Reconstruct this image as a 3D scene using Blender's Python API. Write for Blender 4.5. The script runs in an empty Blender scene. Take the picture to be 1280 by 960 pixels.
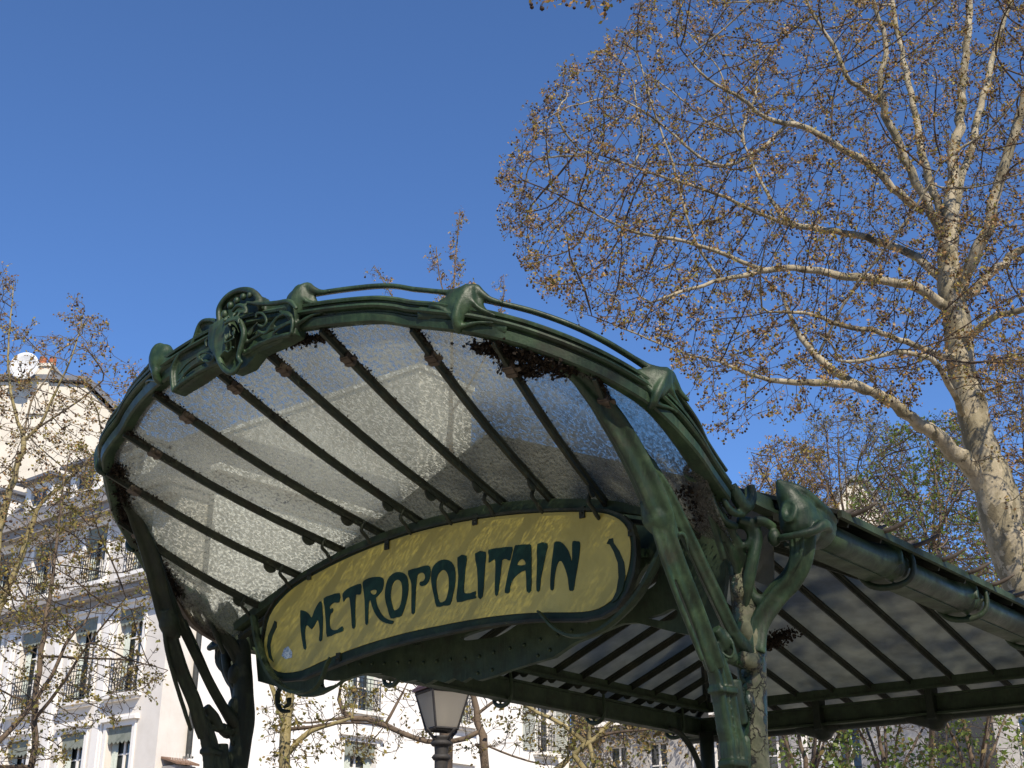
import bpy, bmesh, math, random
import numpy as np
from mathutils import Vector, Matrix, noise
random.seed(7); rng = np.random.default_rng(7)
scene = bpy.context.scene
COL = scene.collection
R = math.radians

# ------------------------------------------------------------------ camera
FOCAL = 1645.0; PITCH = R(22.3); YAW = R(39.4)
CAM = Vector((0, 0, 1.6))
cd = bpy.data.cameras.new('camera'); cam = bpy.data.objects.new('camera', cd); COL.objects.link(cam)
cam.location = CAM; cam.rotation_euler = (R(90) + PITCH, 0, 0)
cd.sensor_width = 36; cd.lens = FOCAL / 1280 * 36; cd.clip_start = .05; cd.clip_end = 3000
scene.camera = cam

# ------------------------------------------------------------------ sky and sun
SUN_H = Vector((.30, -.954, 0)).normalized(); SUN_EL = R(43)
w = bpy.data.worlds.new('World'); scene.world = w; w.use_nodes = True
nt = w.node_tree; nt.nodes.clear()
o_ = nt.nodes.new('ShaderNodeOutputWorld'); b_ = nt.nodes.new('ShaderNodeBackground'); s_ = nt.nodes.new('ShaderNodeTexSky')
s_.sky_type = 'NISHITA'; s_.sun_disc = False; s_.sun_elevation = SUN_EL
s_.sun_rotation = math.atan2(SUN_H.x, SUN_H.y); s_.air_density = .9; s_.dust_density = 0; s_.ozone_density = 10; s_.altitude = 1500
b_.inputs[1].default_value = .138
nt.links.new(s_.outputs[0], b_.inputs[0]); nt.links.new(b_.outputs[0], o_.inputs[0])
sd = bpy.data.lights.new('sun', 'SUN'); so = bpy.data.objects.new('sun', sd); COL.objects.link(so)
sd.energy = 4.6; sd.angle = R(.53); sd.color = (1, .90, .76)
S = Vector((SUN_H.x * math.cos(SUN_EL), SUN_H.y * math.cos(SUN_EL), math.sin(SUN_EL)))
so.rotation_euler = S.to_track_quat('Z', 'Y').to_euler()
scene.view_settings.view_transform = 'Standard'; scene.view_settings.look = 'None'
scene.view_settings.exposure = 0.5; scene.view_settings.gamma = 1
scene.cycles.max_bounces = 8; scene.cycles.transparent_max_bounces = 24
scene.cycles.transmission_bounces = 6; scene.cycles.caustics_refractive = False; scene.cycles.caustics_reflective = False
scene.cycles.sample_clamp_indirect = 6

# ------------------------------------------------------------------ coordinates
W3 = Vector((math.cos(YAW), -math.sin(YAW), 0)); U3 = Vector((math.sin(YAW), math.cos(YAW), 0)); Z3 = Vector((0, 0, 1))
ORG = Vector((-.26, 6.267, 0))            # middle of the entrance front, on the ground

def ray(x, y):
    a = (x - 640) / FOCAL; b = (480 - y) / FOCAL
    return Vector((a, math.cos(PITCH) - b * math.sin(PITCH), math.sin(PITCH) + b * math.cos(PITCH)))

def P(x, y, w=None, u=None, z=None):
    """point of the entrance (its own axes) seen in the photograph at x, y on one of its planes"""
    r = ray(x, y); q = CAM - ORG
    if w is not None: t = (w - q.dot(W3)) / r.dot(W3)
    elif u is not None: t = (u - q.dot(U3)) / r.dot(U3)
    else: t = (z - CAM.z) / r.z
    p = CAM + r * t - ORG
    return Vector((p.dot(W3), p.dot(U3), p.z))

def PW(x, y, dist):
    r = ray(x, y); return CAM + r * (dist / r.y)

# ------------------------------------------------------------------ object helpers
def tag(o, label=None, cat=None, group=None, kind=None):
    if label: o['label'] = label
    if cat: o['category'] = cat
    if group: o['group'] = group
    if kind: o['kind'] = kind
    return o

def empty(name, loc=(0, 0, 0), rz=0):
    o = bpy.data.objects.new(name, None); COL.objects.link(o); o.location = loc; o.rotation_euler = (0, 0, rz)
    o.empty_display_size = .1
    return o

def obj(name, me, mat=None, parent=None, smooth=False):
    if isinstance(me, bmesh.types.BMesh):
        bm = me; me = bpy.data.meshes.new(name); bm.to_mesh(me); bm.free()
    if mat is not None:
        me.materials.clear()
        for m in (mat if isinstance(mat, (list, tuple)) else [mat]): me.materials.append(m)
    if smooth: me.polygons.foreach_set('use_smooth', [True] * len(me.polygons))
    o = bpy.data.objects.new(name, me); COL.objects.link(o)
    if parent: o.parent = parent
    return o

def arr_mesh(name, v, f, smooth=False):
    """v (n,3), f (m,k) equal-sized faces"""
    me = bpy.data.meshes.new(name); v = np.asarray(v, np.float32); f = np.asarray(f, np.int32)
    m, k = f.shape
    me.vertices.add(len(v)); me.vertices.foreach_set('co', v.ravel())
    me.loops.add(m * k); me.loops.foreach_set('vertex_index', f.ravel())
    me.polygons.add(m); me.polygons.foreach_set('loop_start', np.arange(0, m * k, k, dtype=np.int32))
    if smooth: me.polygons.foreach_set('use_smooth', np.ones(m, bool))
    me.update(calc_edges=True); me.validate()
    return me

def box(bm, lo, hi, M=None):
    vs = [bm.verts.new(Vector((x, y, z)) if M is None else M @ Vector((x, y, z))) for x in (lo[0], hi[0]) for y in (lo[1], hi[1]) for z in (lo[2], hi[2])]
    for q in ((0, 1, 3, 2), (4, 6, 7, 5), (0, 4, 5, 1), (2, 3, 7, 6), (0, 2, 6, 4), (1, 5, 7, 3)): bm.faces.new([vs[i] for i in q])

def bxm(*boxes, M=None):
    bm = bmesh.new()
    for lo, hi in boxes: box(bm, lo, hi, M)
    bmesh.ops.recalc_face_normals(bm, faces=bm.faces)
    return bm

def catmull(pts, rad, n):
    P_ = [Vector(p) for p in pts]
    if n <= 1: return P_, list(rad)
    out = []; rr = []
    m = len(P_)
    for i in range(m - 1):
        a = P_[max(i - 1, 0)]; b = P_[i]; c = P_[i + 1]; d = P_[min(i + 2, m - 1)]
        for k in range(n):
            t = k / n
            out.append(.5 * (2 * b + (c - a) * t + (2 * a - 5 * b + 4 * c - d) * t * t + (3 * b - a - 3 * c + d) * t ** 3))
            s = t * t * (3 - 2 * t); rr.append(rad[i] * (1 - s) + rad[i + 1] * s)
    out.append(P_[-1]); rr.append(rad[-1])
    return out, rr

def sweep(bm, pts, rad, prof=None, n=5, up=Vector((0, 0, 1)), seg=10, closed_ends=True):
    """sweep a closed profile [(across, up)] scaled by rad along a smooth path"""
    if not isinstance(rad, (list, tuple)): rad = [rad] * len(pts)
    pp, rr = catmull(pts, rad, n)
    if prof is None: prof = [(math.cos(2 * math.pi * i / seg), math.sin(2 * math.pi * i / seg)) for i in range(seg)]
    rings = []
    side0 = None
    for i, p in enumerate(pp):
        t = (pp[min(i + 1, len(pp) - 1)] - pp[max(i - 1, 0)]).normalized()
        uu = up(i / (len(pp) - 1)) if callable(up) else up
        s = t.cross(uu)
        if s.length < .08: s = side0 if side0 is not None else t.orthogonal()
        s = (s - t * s.dot(t)).normalized()
        if side0 is not None and s.dot(side0) < 0: s = -s
        side0 = s; v = s.cross(t)
        rings.append([bm.verts.new(p + (s * a + v * b) * rr[i]) for a, b in prof])
    k = len(prof)
    for a, b in zip(rings, rings[1:]):
        for j in range(k): bm.faces.new((a[j], a[(j + 1) % k], b[(j + 1) % k], b[j]))
    if closed_ends:
        bm.faces.new(rings[0][::-1]); bm.faces.new(rings[-1])
    return pp

def ball(bm, c, r, s=(1, 1, 1), M=None, sub=2):
    mt = Matrix.Translation(c) @ (M or Matrix.Identity(4)) @ Matrix.Diagonal((s[0] * r, s[1] * r, s[2] * r, 1))
    bmesh.ops.create_icosphere(bm, subdivisions=sub, radius=1, matrix=mt)

def prism(bm, poly, off):
    """solid from a planar polygon (3D points) pushed along off"""
    a = [bm.verts.new(Vector(p)) for p in poly]; b = [bm.verts.new(Vector(p) + off) for p in poly]
    f1 = bm.faces.new(a); f2 = bm.faces.new(b[::-1]); k = len(a)
    for i in range(k): bm.faces.new((a[i], b[i], b[(i + 1) % k], a[(i + 1) % k]))
    bmesh.ops.triangulate(bm, faces=[f1, f2])

def cast(name, bm, mat, parent, voxel=.008, it=4, fac=.6):
    """cast iron: the overlapping pieces fused into one skin and softened"""
    bmesh.ops.recalc_face_normals(bm, faces=bm.faces)
    me = bpy.data.meshes.new(name); bm.to_mesh(me); bm.free()
    t = bpy.data.objects.new(name, me); COL.objects.link(t)
    m = t.modifiers.new('r', 'REMESH'); m.mode = 'VOXEL'; m.voxel_size = voxel; m.use_smooth_shade = True
    s = t.modifiers.new('s', 'SMOOTH'); s.factor = fac; s.iterations = it
    dg = bpy.context.evaluated_depsgraph_get(); dg.update()
    out = bpy.data.meshes.new_from_object(t.evaluated_get(dg))
    bpy.data.objects.remove(t); bpy.data.meshes.remove(me)
    out.name = name
    return obj(name, out, mat, parent, True)

# ------------------------------------------------------------------ materials
class NT:
    def __init__(s, name):
        s.m = bpy.data.materials.new(name); s.m.use_nodes = True; s.t = s.m.node_tree; s.t.nodes.clear()
        s.out = s.n('OutputMaterial'); s.tc = s.n('TexCoord')
    def n(s, kind, **kw):
        x = s.t.nodes.new('ShaderNode' + kind)
        for k, v in kw.items(): setattr(x, k, v)
        return x
    def l(s, a, b): s.t.links.new(a, b)
    def noise(s, scale, detail=4, rough=.55, vec=None, out='Fac', stretch=None, dist=0):
        x = s.n('TexNoise'); x.inputs['Scale'].default_value = scale; x.inputs['Detail'].default_value = detail
        x.inputs['Roughness'].default_value = rough; x.inputs['Distortion'].default_value = dist
        v = vec or s.tc.outputs['Object']
        if stretch:
            mp = s.n('Mapping'); mp.inputs['Scale'].default_value = stretch; s.l(v, mp.inputs[0]); v = mp.outputs[0]
        s.l(v, x.inputs[0]); return x.outputs[out]
    def ramp(s, fac, stops, interp='LINEAR'):
        x = s.n('ValToRGB'); e = x.color_ramp.elements; x.color_ramp.interpolation = interp
        while len(e) > 1: e.remove(e[-1])
        for i, (p, c) in enumerate(stops):
            if i == 0: e[0].position = p; k = e[0]
            else: k = e.new(p)
            k.color = (*c, 1) if isinstance(c, (tuple, list)) else (c, c, c, 1)
        s.l(fac, x.inputs[0]); return x.outputs[0]
    def mix(s, fac, a, b, mode='MIX'):
        x = s.n('Mix', data_type='RGBA', blend_type=mode)
        for v, i in ((fac, 0), (a, 6), (b, 7)):
            if hasattr(v, 'links'): s.l(v, x.inputs[i])
            else: x.inputs[i].default_value = v if i == 0 else (*v, 1)
        return x.outputs[2]
    def math(s, op, a, b=0.):
        x = s.n('Math', operation=op)
        for v, i in ((a, 0), (b, 1)):
            if hasattr(v, 'links'): s.l(v, x.inputs[i])
            else: x.inputs[i].default_value = v
        return x.outputs[0]
    def bump(s, h, strength=.3, dist=.01):
        x = s.n('Bump'); x.inputs['Strength'].default_value = strength; x.inputs['Distance'].default_value = dist
        s.l(h, x.inputs['Height']); return x.outputs[0]
    def bsdf(s, color, rough=.6, normal=None, spec=.5, metal=0, finish=True):
        x = s.n('BsdfPrincipled')
        for v, i in ((color, 'Base Color'), (rough, 'Roughness'), (spec, 'Specular IOR Level'), (metal, 'Metallic')):
            if hasattr(v, 'links'): s.l(v, x.inputs[i])
            else: x.inputs[i].default_value = (*v, 1) if i == 'Base Color' else v
        if normal is not None: s.l(normal, x.inputs['Normal'])
        if finish: s.l(x.outputs[0], s.out.inputs[0])
        return x.outputs[0]

def mat_paint(name, dark, mid, light, rough=.38, dirt=(.03, .022, .014), dirt_amt=.55, bump=.25, spec=.38):
    s = NT(name)
    a = s.noise(9, 6, .6); c = s.ramp(a, [(.3, dark), (.52, mid), (.75, light)])
    streak = s.noise(14, 4, .6, stretch=(5, 5, .6)); c = s.mix(s.ramp(streak, [(.5, 0), (.75, .5)]), c, light)
    d = s.noise(5, 8, .75, dist=.4); c = s.mix(s.math('MULTIPLY', s.ramp(d, [(.52, 0), (.68, 1)]), dirt_amt), c, dirt)
    chip = s.noise(45, 5, .75); c = s.mix(s.ramp(chip, [(.66, 0), (.74, .4)]), c, (.09, .10, .06))
    h = s.math('ADD', s.noise(140, 3, .6), s.math('MULTIPLY', s.noise(18, 5, .6), 1.5))
    s.bsdf(c, s.ramp(d, [(.3, rough), (.7, rough + .35)]), s.bump(h, bump, .004), spec)
    return s.m

M = {}
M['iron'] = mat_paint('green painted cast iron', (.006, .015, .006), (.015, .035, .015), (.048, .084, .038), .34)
M['iron_shade'] = mat_paint('green painted iron darkened for shade', (.005, .010, .005), (.009, .016, .007), (.020, .029, .013), .5)  # copy of the iron with shade put into its colour, left and rear parts
M['bar'] = mat_paint('glazing bar paint', (.010, .013, .008), (.018, .024, .014), (.035, .04, .022), .5)
M['beam'] = mat_paint('green beam paint', (.013, .024, .010), (.026, .046, .020), (.050, .075, .036), .5)
M['rust'] = mat_paint('rusty brown sleeve', (.035, .026, .017), (.075, .058, .04), (.14, .115, .085), .5)
M['lantern'] = mat_paint('lantern metal', (.02, .02, .02), (.035, .033, .032), (.05, .05, .05), .5)
M['lantern_roof'] = mat_paint('lantern roof', (.07, .035, .04), (.11, .06, .065), (.14, .09, .09), .5)
M['pipe_dark'] = mat_paint('grey pipe', (.03, .032, .03), (.045, .048, .045), (.06, .06, .06), .5)

# flaking post: green paint flaked off to pale olive plaster with dark cracked edges
def mat_flaking():
    s = NT('flaking paint over pale primer')
    g = s.ramp(s.noise(9, 6), [(.3, (.006, .017, .008)), (.55, (.014, .038, .019)), (.8, (.042, .082, .044))])
    pale = s.ramp(s.noise(22, 5, .6), [(.3, (.06, .066, .032)), (.55, (.12, .125, .07)), (.8, (.22, .19, .135))])
    vec = s.tc.outputs['Object']
    sep = s.n('SeparateXYZ'); s.l(vec, sep.inputs[0])
    # a ragged vertical strip on the street side of the shaft
    ang = s.math('ADD', s.math('ADD', s.math('MULTIPLY', sep.outputs[0], .87), s.math('MULTIPLY', sep.outputs[1], .48)), s.math('MULTIPLY', s.math('ADD', sep.outputs[2], -2.5), .03))
    n1 = s.noise(7, 8, .7, stretch=(1.6, 1.6, .8))
    x = s.math('ADD', s.math('ABSOLUTE', s.math('ADD', ang, -1.374)), s.math('MULTIPLY', s.math('ADD', n1, -.5), .26))
    mask = s.ramp(x, [(.034, 1), (.038, 0)])
    edge = s.ramp(x, [(.026, 0), (.034, 1), (.042, 1), (.048, 0)])
    vo = s.n('TexVoronoi', feature='DISTANCE_TO_EDGE'); vo.inputs['Scale'].default_value = 17
    mp = s.n('Mapping'); mp.inputs['Scale'].default_value = (1, 1, .7); nz = s.noise(12, 4, .6, out='Color')
    vm = s.n('VectorMath', operation='ADD'); s.l(vec, vm.inputs[0]); sc = s.n('VectorMath', operation='SCALE'); sc.inputs['Scale'].default_value = .12
    s.l(nz, sc.inputs[0]); s.l(sc.outputs[0], vm.inputs[1]); s.l(vm.outputs[0], mp.inputs[0]); s.l(mp.outputs[0], vo.inputs[0])
    crack = s.math('MULTIPLY', s.ramp(vo.outputs[0], [(.0, 1), (.05, 0)]), s.ramp(s.noise(3.5, 2), [(.45, 0), (.55, 1)]))
    c = s.mix(mask, g, pale); c = s.mix(s.math('MULTIPLY', edge, .8), c, (.02, .017, .012)); c = s.mix(s.math('MULTIPLY', crack, mask), c, (.018, .014, .01))
    h = s.math('ADD', s.math('MULTIPLY', mask, -.6), s.math('MULTIPLY', crack, -1.2)); h = s.math('ADD', h, s.math('MULTIPLY', s.noise(90, 3), .3))
    s.bsdf(c, s.ramp(mask, [(0, .38), (1, .8)]), s.bump(h, .8, .008)); return s.m
M['flaking'] = mat_flaking()

def mat_glass(name, transp, refr, transl, gloss, dirt=(.42, .42, .36), bump=.5, bscale=55, tint=(.85, .9, .9), streak=True):
    s = NT(name)
    v = s.tc.outputs['Object']
    n = s.noise(bscale, 3, .6, stretch=(1, 1.0, 1)); n2 = s.noise(bscale * 3.2, 2, .6)
    h = s.math('ADD', n, s.math('MULTIPLY', n2, .35))
    nb = s.bump(h, bump, .02)
    tr = s.n('BsdfTransparent'); tr.inputs[0].default_value = (*tint, 1)
    if streak:   # relief of the pressed glass lets light through unevenly
        k = s.ramp(s.noise(75, 2, .6, stretch=(1.3, .7, 1), dist=.3), [(.40, .25), (.48, .85), (.56, 1.85)])
    rf = s.n('BsdfRefraction'); rf.inputs['IOR'].default_value = 1.08; rf.inputs['Roughness'].default_value = .55; rf.inputs[0].default_value = (*tint, 1); s.l(s.bump(h, bump * .3, .02), rf.inputs['Normal'])
    dc = s.ramp(s.noise(4, 7, .7), [(.3, tuple(.55 * c for c in dirt)), (.6, dirt), (.8, tuple(min(1, 1.2 * c) for c in dirt))])
    tl = s.n('BsdfTranslucent'); s.l(dc, tl.inputs[0]); s.l(nb, tl.inputs['Normal'])
    df = s.n('BsdfDiffuse'); s.l(dc, df.inputs[0]); s.l(nb, df.inputs['Normal'])
    gl = s.n('BsdfGlossy'); gl.inputs['Roughness'].default_value = .12; s.l(nb, gl.inputs['Normal'])
    def mixs(f, a, b):
        x = s.n('MixShader')
        if hasattr(f, 'links'): s.l(f, x.inputs[0])
        else: x.inputs[0].default_value = f
        s.l(a, x.inputs[1]); s.l(b, x.inputs[2]); return x.outputs[0]
    body = mixs(.18, tl.outputs[0], df.outputs[0])
    tot = transp + refr + transl
    a = mixs(refr / (refr + transl), body, rf.outputs[0])
    ft = transp / tot
    if streak:
        ft = s.math('MULTIPLY', k, ft); ft = s.math('MINIMUM', ft, .95)
    a = mixs(ft, a, tr.outputs[0])
    lw = s.n('LayerWeight'); lw.inputs[0].default_value = .5; s.l(s.bump(h, bump * .35, .02), lw.inputs['Normal'])
    fr = s.math('ADD', s.math('MULTIPLY', s.math('POWER', lw.outputs['Facing'], 4.0), .9), .04)
    a = mixs(s.math('MULTIPLY', fr, gloss), a, gl.outputs[0])
    s.l(a, s.out.inputs[0]); return s.m
M['glass'] = mat_glass('ribbed wired glass', .47, .32, .21, 1.0, dirt=(.40, .405, .34), bump=.6, bscale=60, tint=(.76, .775, .72))
M['glass_rear'] = mat_glass('roof glass dulled for shade', .07, .16, .77, .4, dirt=(.29, .295, .25), bump=.2, bscale=90, tint=(.6, .62, .58), streak=False)  # darker scatter tone stands in for the shade over the rear roof

def mat_sign():
    s = NT('yellow enamelled lava')
    c = s.ramp(s.noise(2.2, 6, .6), [(.3, (.38, .31, .065)), (.55, (.47, .39, .085)), (.75, (.53, .45, .115))])
    c = s.mix(s.ramp(s.noise(12, 6, .7, stretch=(1, 1, .35)), [(.5, 0), (.75, .45)]), c, (.33, .27, .055))
    c = s.mix(s.ramp(s.noise(45, 4, .7), [(.68, 0), (.72, .7)]), c, (.12, .09, .04))
    s.bsdf(c, .38, s.bump(s.noise(25, 3), .12, .01), .35); return s.m
M['sign'] = mat_sign()
M['letter'] = mat_paint('dark green enamel', (.004, .022, .016), (.006, .030, .022), (.009, .040, .028), .45, dirt_amt=.1, bump=.05, spec=.22)
M['sign_border'] = mat_paint('green enamel border', (.009, .022, .012), (.013, .03, .017), (.02, .04, .024), .45, dirt_amt=.3, bump=.1, spec=.25)

def mat_simple(name, stops, scale=6, rough=.8, bump=.3, bs=60, dist=.01, stretch=None, spec=.3):
    s = NT(name); c = s.ramp(s.noise(scale, 7, .65, stretch=stretch), stops)
    s.bsdf(c, rough, s.bump(s.noise(bs, 5, .6), bump, dist), spec); return s.m
M['chip'] = mat_simple('pale blue torn sticker', [(.4, (.25, .38, .5)), (.5, (.6, .68, .72)), (.6, (.2, .3, .42))], 60, .6)
M['moss'] = mat_simple('dead moss and leaf litter', [(.35, (.012, .009, .006)), (.55, (.03, .021, .012)), (.75, (.09, .06, .03))], 40, .95, 1, 120, .02)
M['white_wall'] = mat_simple('white render', [(.3, (.74, .71, .67)), (.55, (.80, .78, .74)), (.8, (.83, .81, .78))], 1.3, .9, .15, 30, .01)
M['grey_wall'] = mat_simple('off white render', [(.3, (.60, .56, .50)), (.55, (.68, .64, .58)), (.8, (.74, .70, .64))], 1.1, .9, .2, 30, .01)
M['trim'] = mat_simple('white painted trim', [(.3, (.74, .71, .66)), (.7, (.82, .79, .74))], 2, .7, .1, 40)
M['slate'] = mat_simple('zinc and slate', [(.3, (.10, .105, .12)), (.6, (.16, .165, .18)), (.8, (.2, .2, .21))], 3, .6, .2, 20, .01, (1, 1, .3))
M['shade_trim'] = mat_simple('cornice trim greyed for shade', [(.3, (.25, .235, .22)), (.7, (.34, .32, .30))], 3, .8, .2, 30)  # darker copy of the trim, shade of the cornices put into its grey
M['cream'] = mat_simple('cream render gable', [(.25, (.50, .45, .37)), (.5, (.60, .55, .46)), (.8, (.67, .62, .54))], 1.0, .95, .3, 25, .02)
M['terracotta'] = mat_simple('terracotta pot', [(.3, (.30, .09, .04)), (.7, (.42, .15, .07))], 8, .8)
M['curtain'] = mat_simple('pale curtain', [(.3, (.35, .40, .36)), (.7, (.55, .58, .52))], 9, .9, .5, 14, .03, (6, 6, .3))
M['awning'] = mat_simple('grey green awning cloth', [(.3, (.16, .18, .15)), (.7, (.26, .28, .24))], 5, .9)
M['railing'] = mat_simple('black wrought iron', [(.3, (.012, .014, .016)), (.7, (.03, .032, .034))], 20, .5)
M['stone'] = mat_simple('grey old render', [(.3, (.28, .27, .26)), (.55, (.38, .37, .36)), (.8, (.46, .45, .43))], 2.5, .9, .5, 12, .03)
M['shutter'] = mat_simple('grey painted shutter', [(.3, (.38, .40, .36)), (.7, (.48, .50, .45))], 6, .7)
M['roof_tile'] = mat_simple('brown tiles', [(.3, (.14, .08, .05)), (.7, (.25, .16, .11))], 12, .9)
M['paving'] = mat_simple('pale paving', [(.3, (.27, .24, .20)), (.6, (.35, .31, .26)), (.8, (.40, .36, .30))], 2, .9, .3, 14, .02)
M['dish'] = mat_simple('white dish', [(.3, (.55, .55, .55)), (.7, (.66, .66, .65))], 3, .5, .05)
def mat_window():
    s = NT('window pane'); s.bsdf(s.ramp(s.noise(1.5, 3), [(.3, (.015, .02, .022)), (.7, (.05, .06, .06))]), .06, None, .8); return s.m
M['pane'] = mat_window()
def mat_lantern_glass():
    s = NT('frosted lantern glass')
    x = s.bsdf((.42, .40, .36), .35, None, .5, finish=False)
    t = s.n('BsdfTranslucent'); t.inputs[0].default_value = (.75, .72, .64, 1); tp = s.n('BsdfTransparent')
    m = s.n('MixShader'); m.inputs[0].default_value = .6; s.l(x, m.inputs[1]); s.l(t.outputs[0], m.inputs[2])
    m2 = s.n('MixShader'); m2.inputs[0].default_value = .3; s.l(m.outputs[0], m2.inputs[1]); s.l(tp.outputs[0], m2.inputs[2])
    s.l(m2.outputs[0], s.out.inputs[0]); return s.m
M['lglass'] = mat_lantern_glass()

def mat_bark(name, cols, scale=5, patch=True):
    s = NT(name)
    v = s.n('TexVoronoi'); v.inputs['Scale'].default_value = scale * 1.4; v.inputs['Randomness'].default_value = 1
    nz = s.noise(scale * 1.6, 5, .7, out='Color'); sc = s.n('VectorMath', operation='SCALE'); sc.inputs['Scale'].default_value = .35; s.l(nz, sc.inputs[0])
    ad = s.n('VectorMath', operation='ADD'); mp = s.n('Mapping'); mp.inputs['Scale'].default_value = (1, 1, .5)
    s.l(s.tc.outputs['Object'], ad.inputs[0]); s.l(sc.outputs[0], ad.inputs[1]); s.l(ad.outputs[0], mp.inputs[0]); s.l(mp.outputs[0], v.inputs[0])
    sp = s.n('SeparateXYZ'); s.l(v.outputs['Color'], sp.inputs[0])
    c = s.ramp(sp.outputs[0], [(.0, cols[0]), (.40, cols[0]), (.50, cols[2]), (.66, cols[2]), (.76, cols[1]), (.92, cols[1]), (1, cols[3])])
    c = s.mix(s.math('MULTIPLY', s.ramp(s.noise(scale * 1.8, 6, .7, stretch=(1, 1, .35)), [(.45, 0), (.65, 1)]), .65), c, cols[1])
    c = s.mix(s.ramp(s.noise(scale * 5, 5, .75), [(.58, 0), (.70, .75)]), c, cols[3])
    s.bsdf(c, .85, s.bump(s.math('ADD', s.math('MULTIPLY', sp.outputs[0], .25), s.noise(scale * 8, 4)), .35, .015), .25); return s.m
M['bark'] = mat_bark('plane tree bark', [(.36, .31, .215), (.17, .145, .09), (.27, .235, .155), (.08, .062, .038)])
M['bark_yellow'] = mat_bark('young yellowish bark', [(.30, .25, .12), (.22, .18, .08), (.26, .22, .12), (.11, .085, .04)], 9)
M['bark_brown'] = mat_bark('brown bark', [(.15, .11, .075), (.11, .08, .055), (.13, .1, .07), (.06, .045, .03)], 9)
M['twig'] = mat_simple('twig bark', [(.3, (.045, .032, .022)), (.7, (.11, .08, .055))], 9, .85)
M['twig_pale'] = mat_simple('pale twig bark', [(.3, (.10, .08, .05)), (.7, (.2, .16, .11))], 9, .85)
def mat_leaf(name, cols, tl=.35):
    s = NT(name); g = s.n('NewGeometry'); c = s.ramp(g.outputs['Random Per Island'], [(i / len(cols), k) for i, k in enumerate(cols)], 'CONSTANT')
    x = s.bsdf(c, .6, None, .3, finish=False); t = s.n('BsdfTranslucent'); s.l(c, t.inputs[0])
    m = s.n('MixShader'); m.inputs[0].default_value = tl; s.l(x, m.inputs[1]); s.l(t.outputs[0], m.inputs[2]); s.l(m.outputs[0], s.out.inputs[0]); return s.m
M['bud'] = mat_leaf('bursting buds and old seed heads', [(.32, .18, .07), (.38, .23, .09), (.21, .11, .045), (.32, .26, .05), (.44, .30, .15), (.12, .07, .035), (.35, .24, .06), (.26, .23, .05)])
M['bud_olive'] = mat_leaf('olive young leaves', [(.20, .16, .04), (.28, .23, .06), (.13, .11, .03), (.24, .17, .06), (.16, .16, .04)])
M['leaf_green'] = mat_leaf('fresh green leaves', [(.12, .19, .03), (.20, .26, .05), (.08, .13, .025), (.16, .2, .05), (.2, .15, .05)])
M['ivy'] = mat_leaf('dry ivy', [(.20, .14, .06), (.15, .16, .05), (.26, .19, .09), (.10, .08, .035), (.3, .22, .14)], .2)
M['ball'] = mat_simple('seed balls', [(.3, (.03, .02, .014)), (.7, (.075, .05, .035))], 60, .95)

# ================================================================== THE SETTING
gm = bmesh.new(); box(gm, (-600, -600, -.4), (600, 600, 0)); tag(obj('ground', gm, M['paving']), kind='structure')

def wall_cells(bm, axis, lo, hi, z0, z1, holes, d0, d1):
    """wall slab with openings; axis 0: runs along x with thickness in y, axis 1: runs along y with thickness in x"""
    xs = sorted({lo, hi, *[h[0] for h in holes], *[h[1] for h in holes]})
    zs = sorted({z0, z1, *[h[2] for h in holes], *[h[3] for h in holes]})
    for a, b in zip(xs, xs[1:]):
        run = None
        for c, d in zip(zs, zs[1:]):
            inside = any(h[0] - 1e-6 <= a and b <= h[1] + 1e-6 and h[2] - 1e-6 <= c and d <= h[3] + 1e-6 for h in holes)
            if not inside:
                if run and abs(run[1] - c) < 1e-6: run[1] = d
                else:
                    if run: _cell(bm, axis, a, b, run, d0, d1)
                    run = [c, d]
        if run: _cell(bm, axis, a, b, run, d0, d1)
def _cell(bm, axis, a, b, run, d0, d1):
    if axis == 0: box(bm, (a, d0, run[0]), (b, d1, run[1]))
    else: box(bm, (d0, a, run[0]), (d1, b, run[1]))

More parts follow.
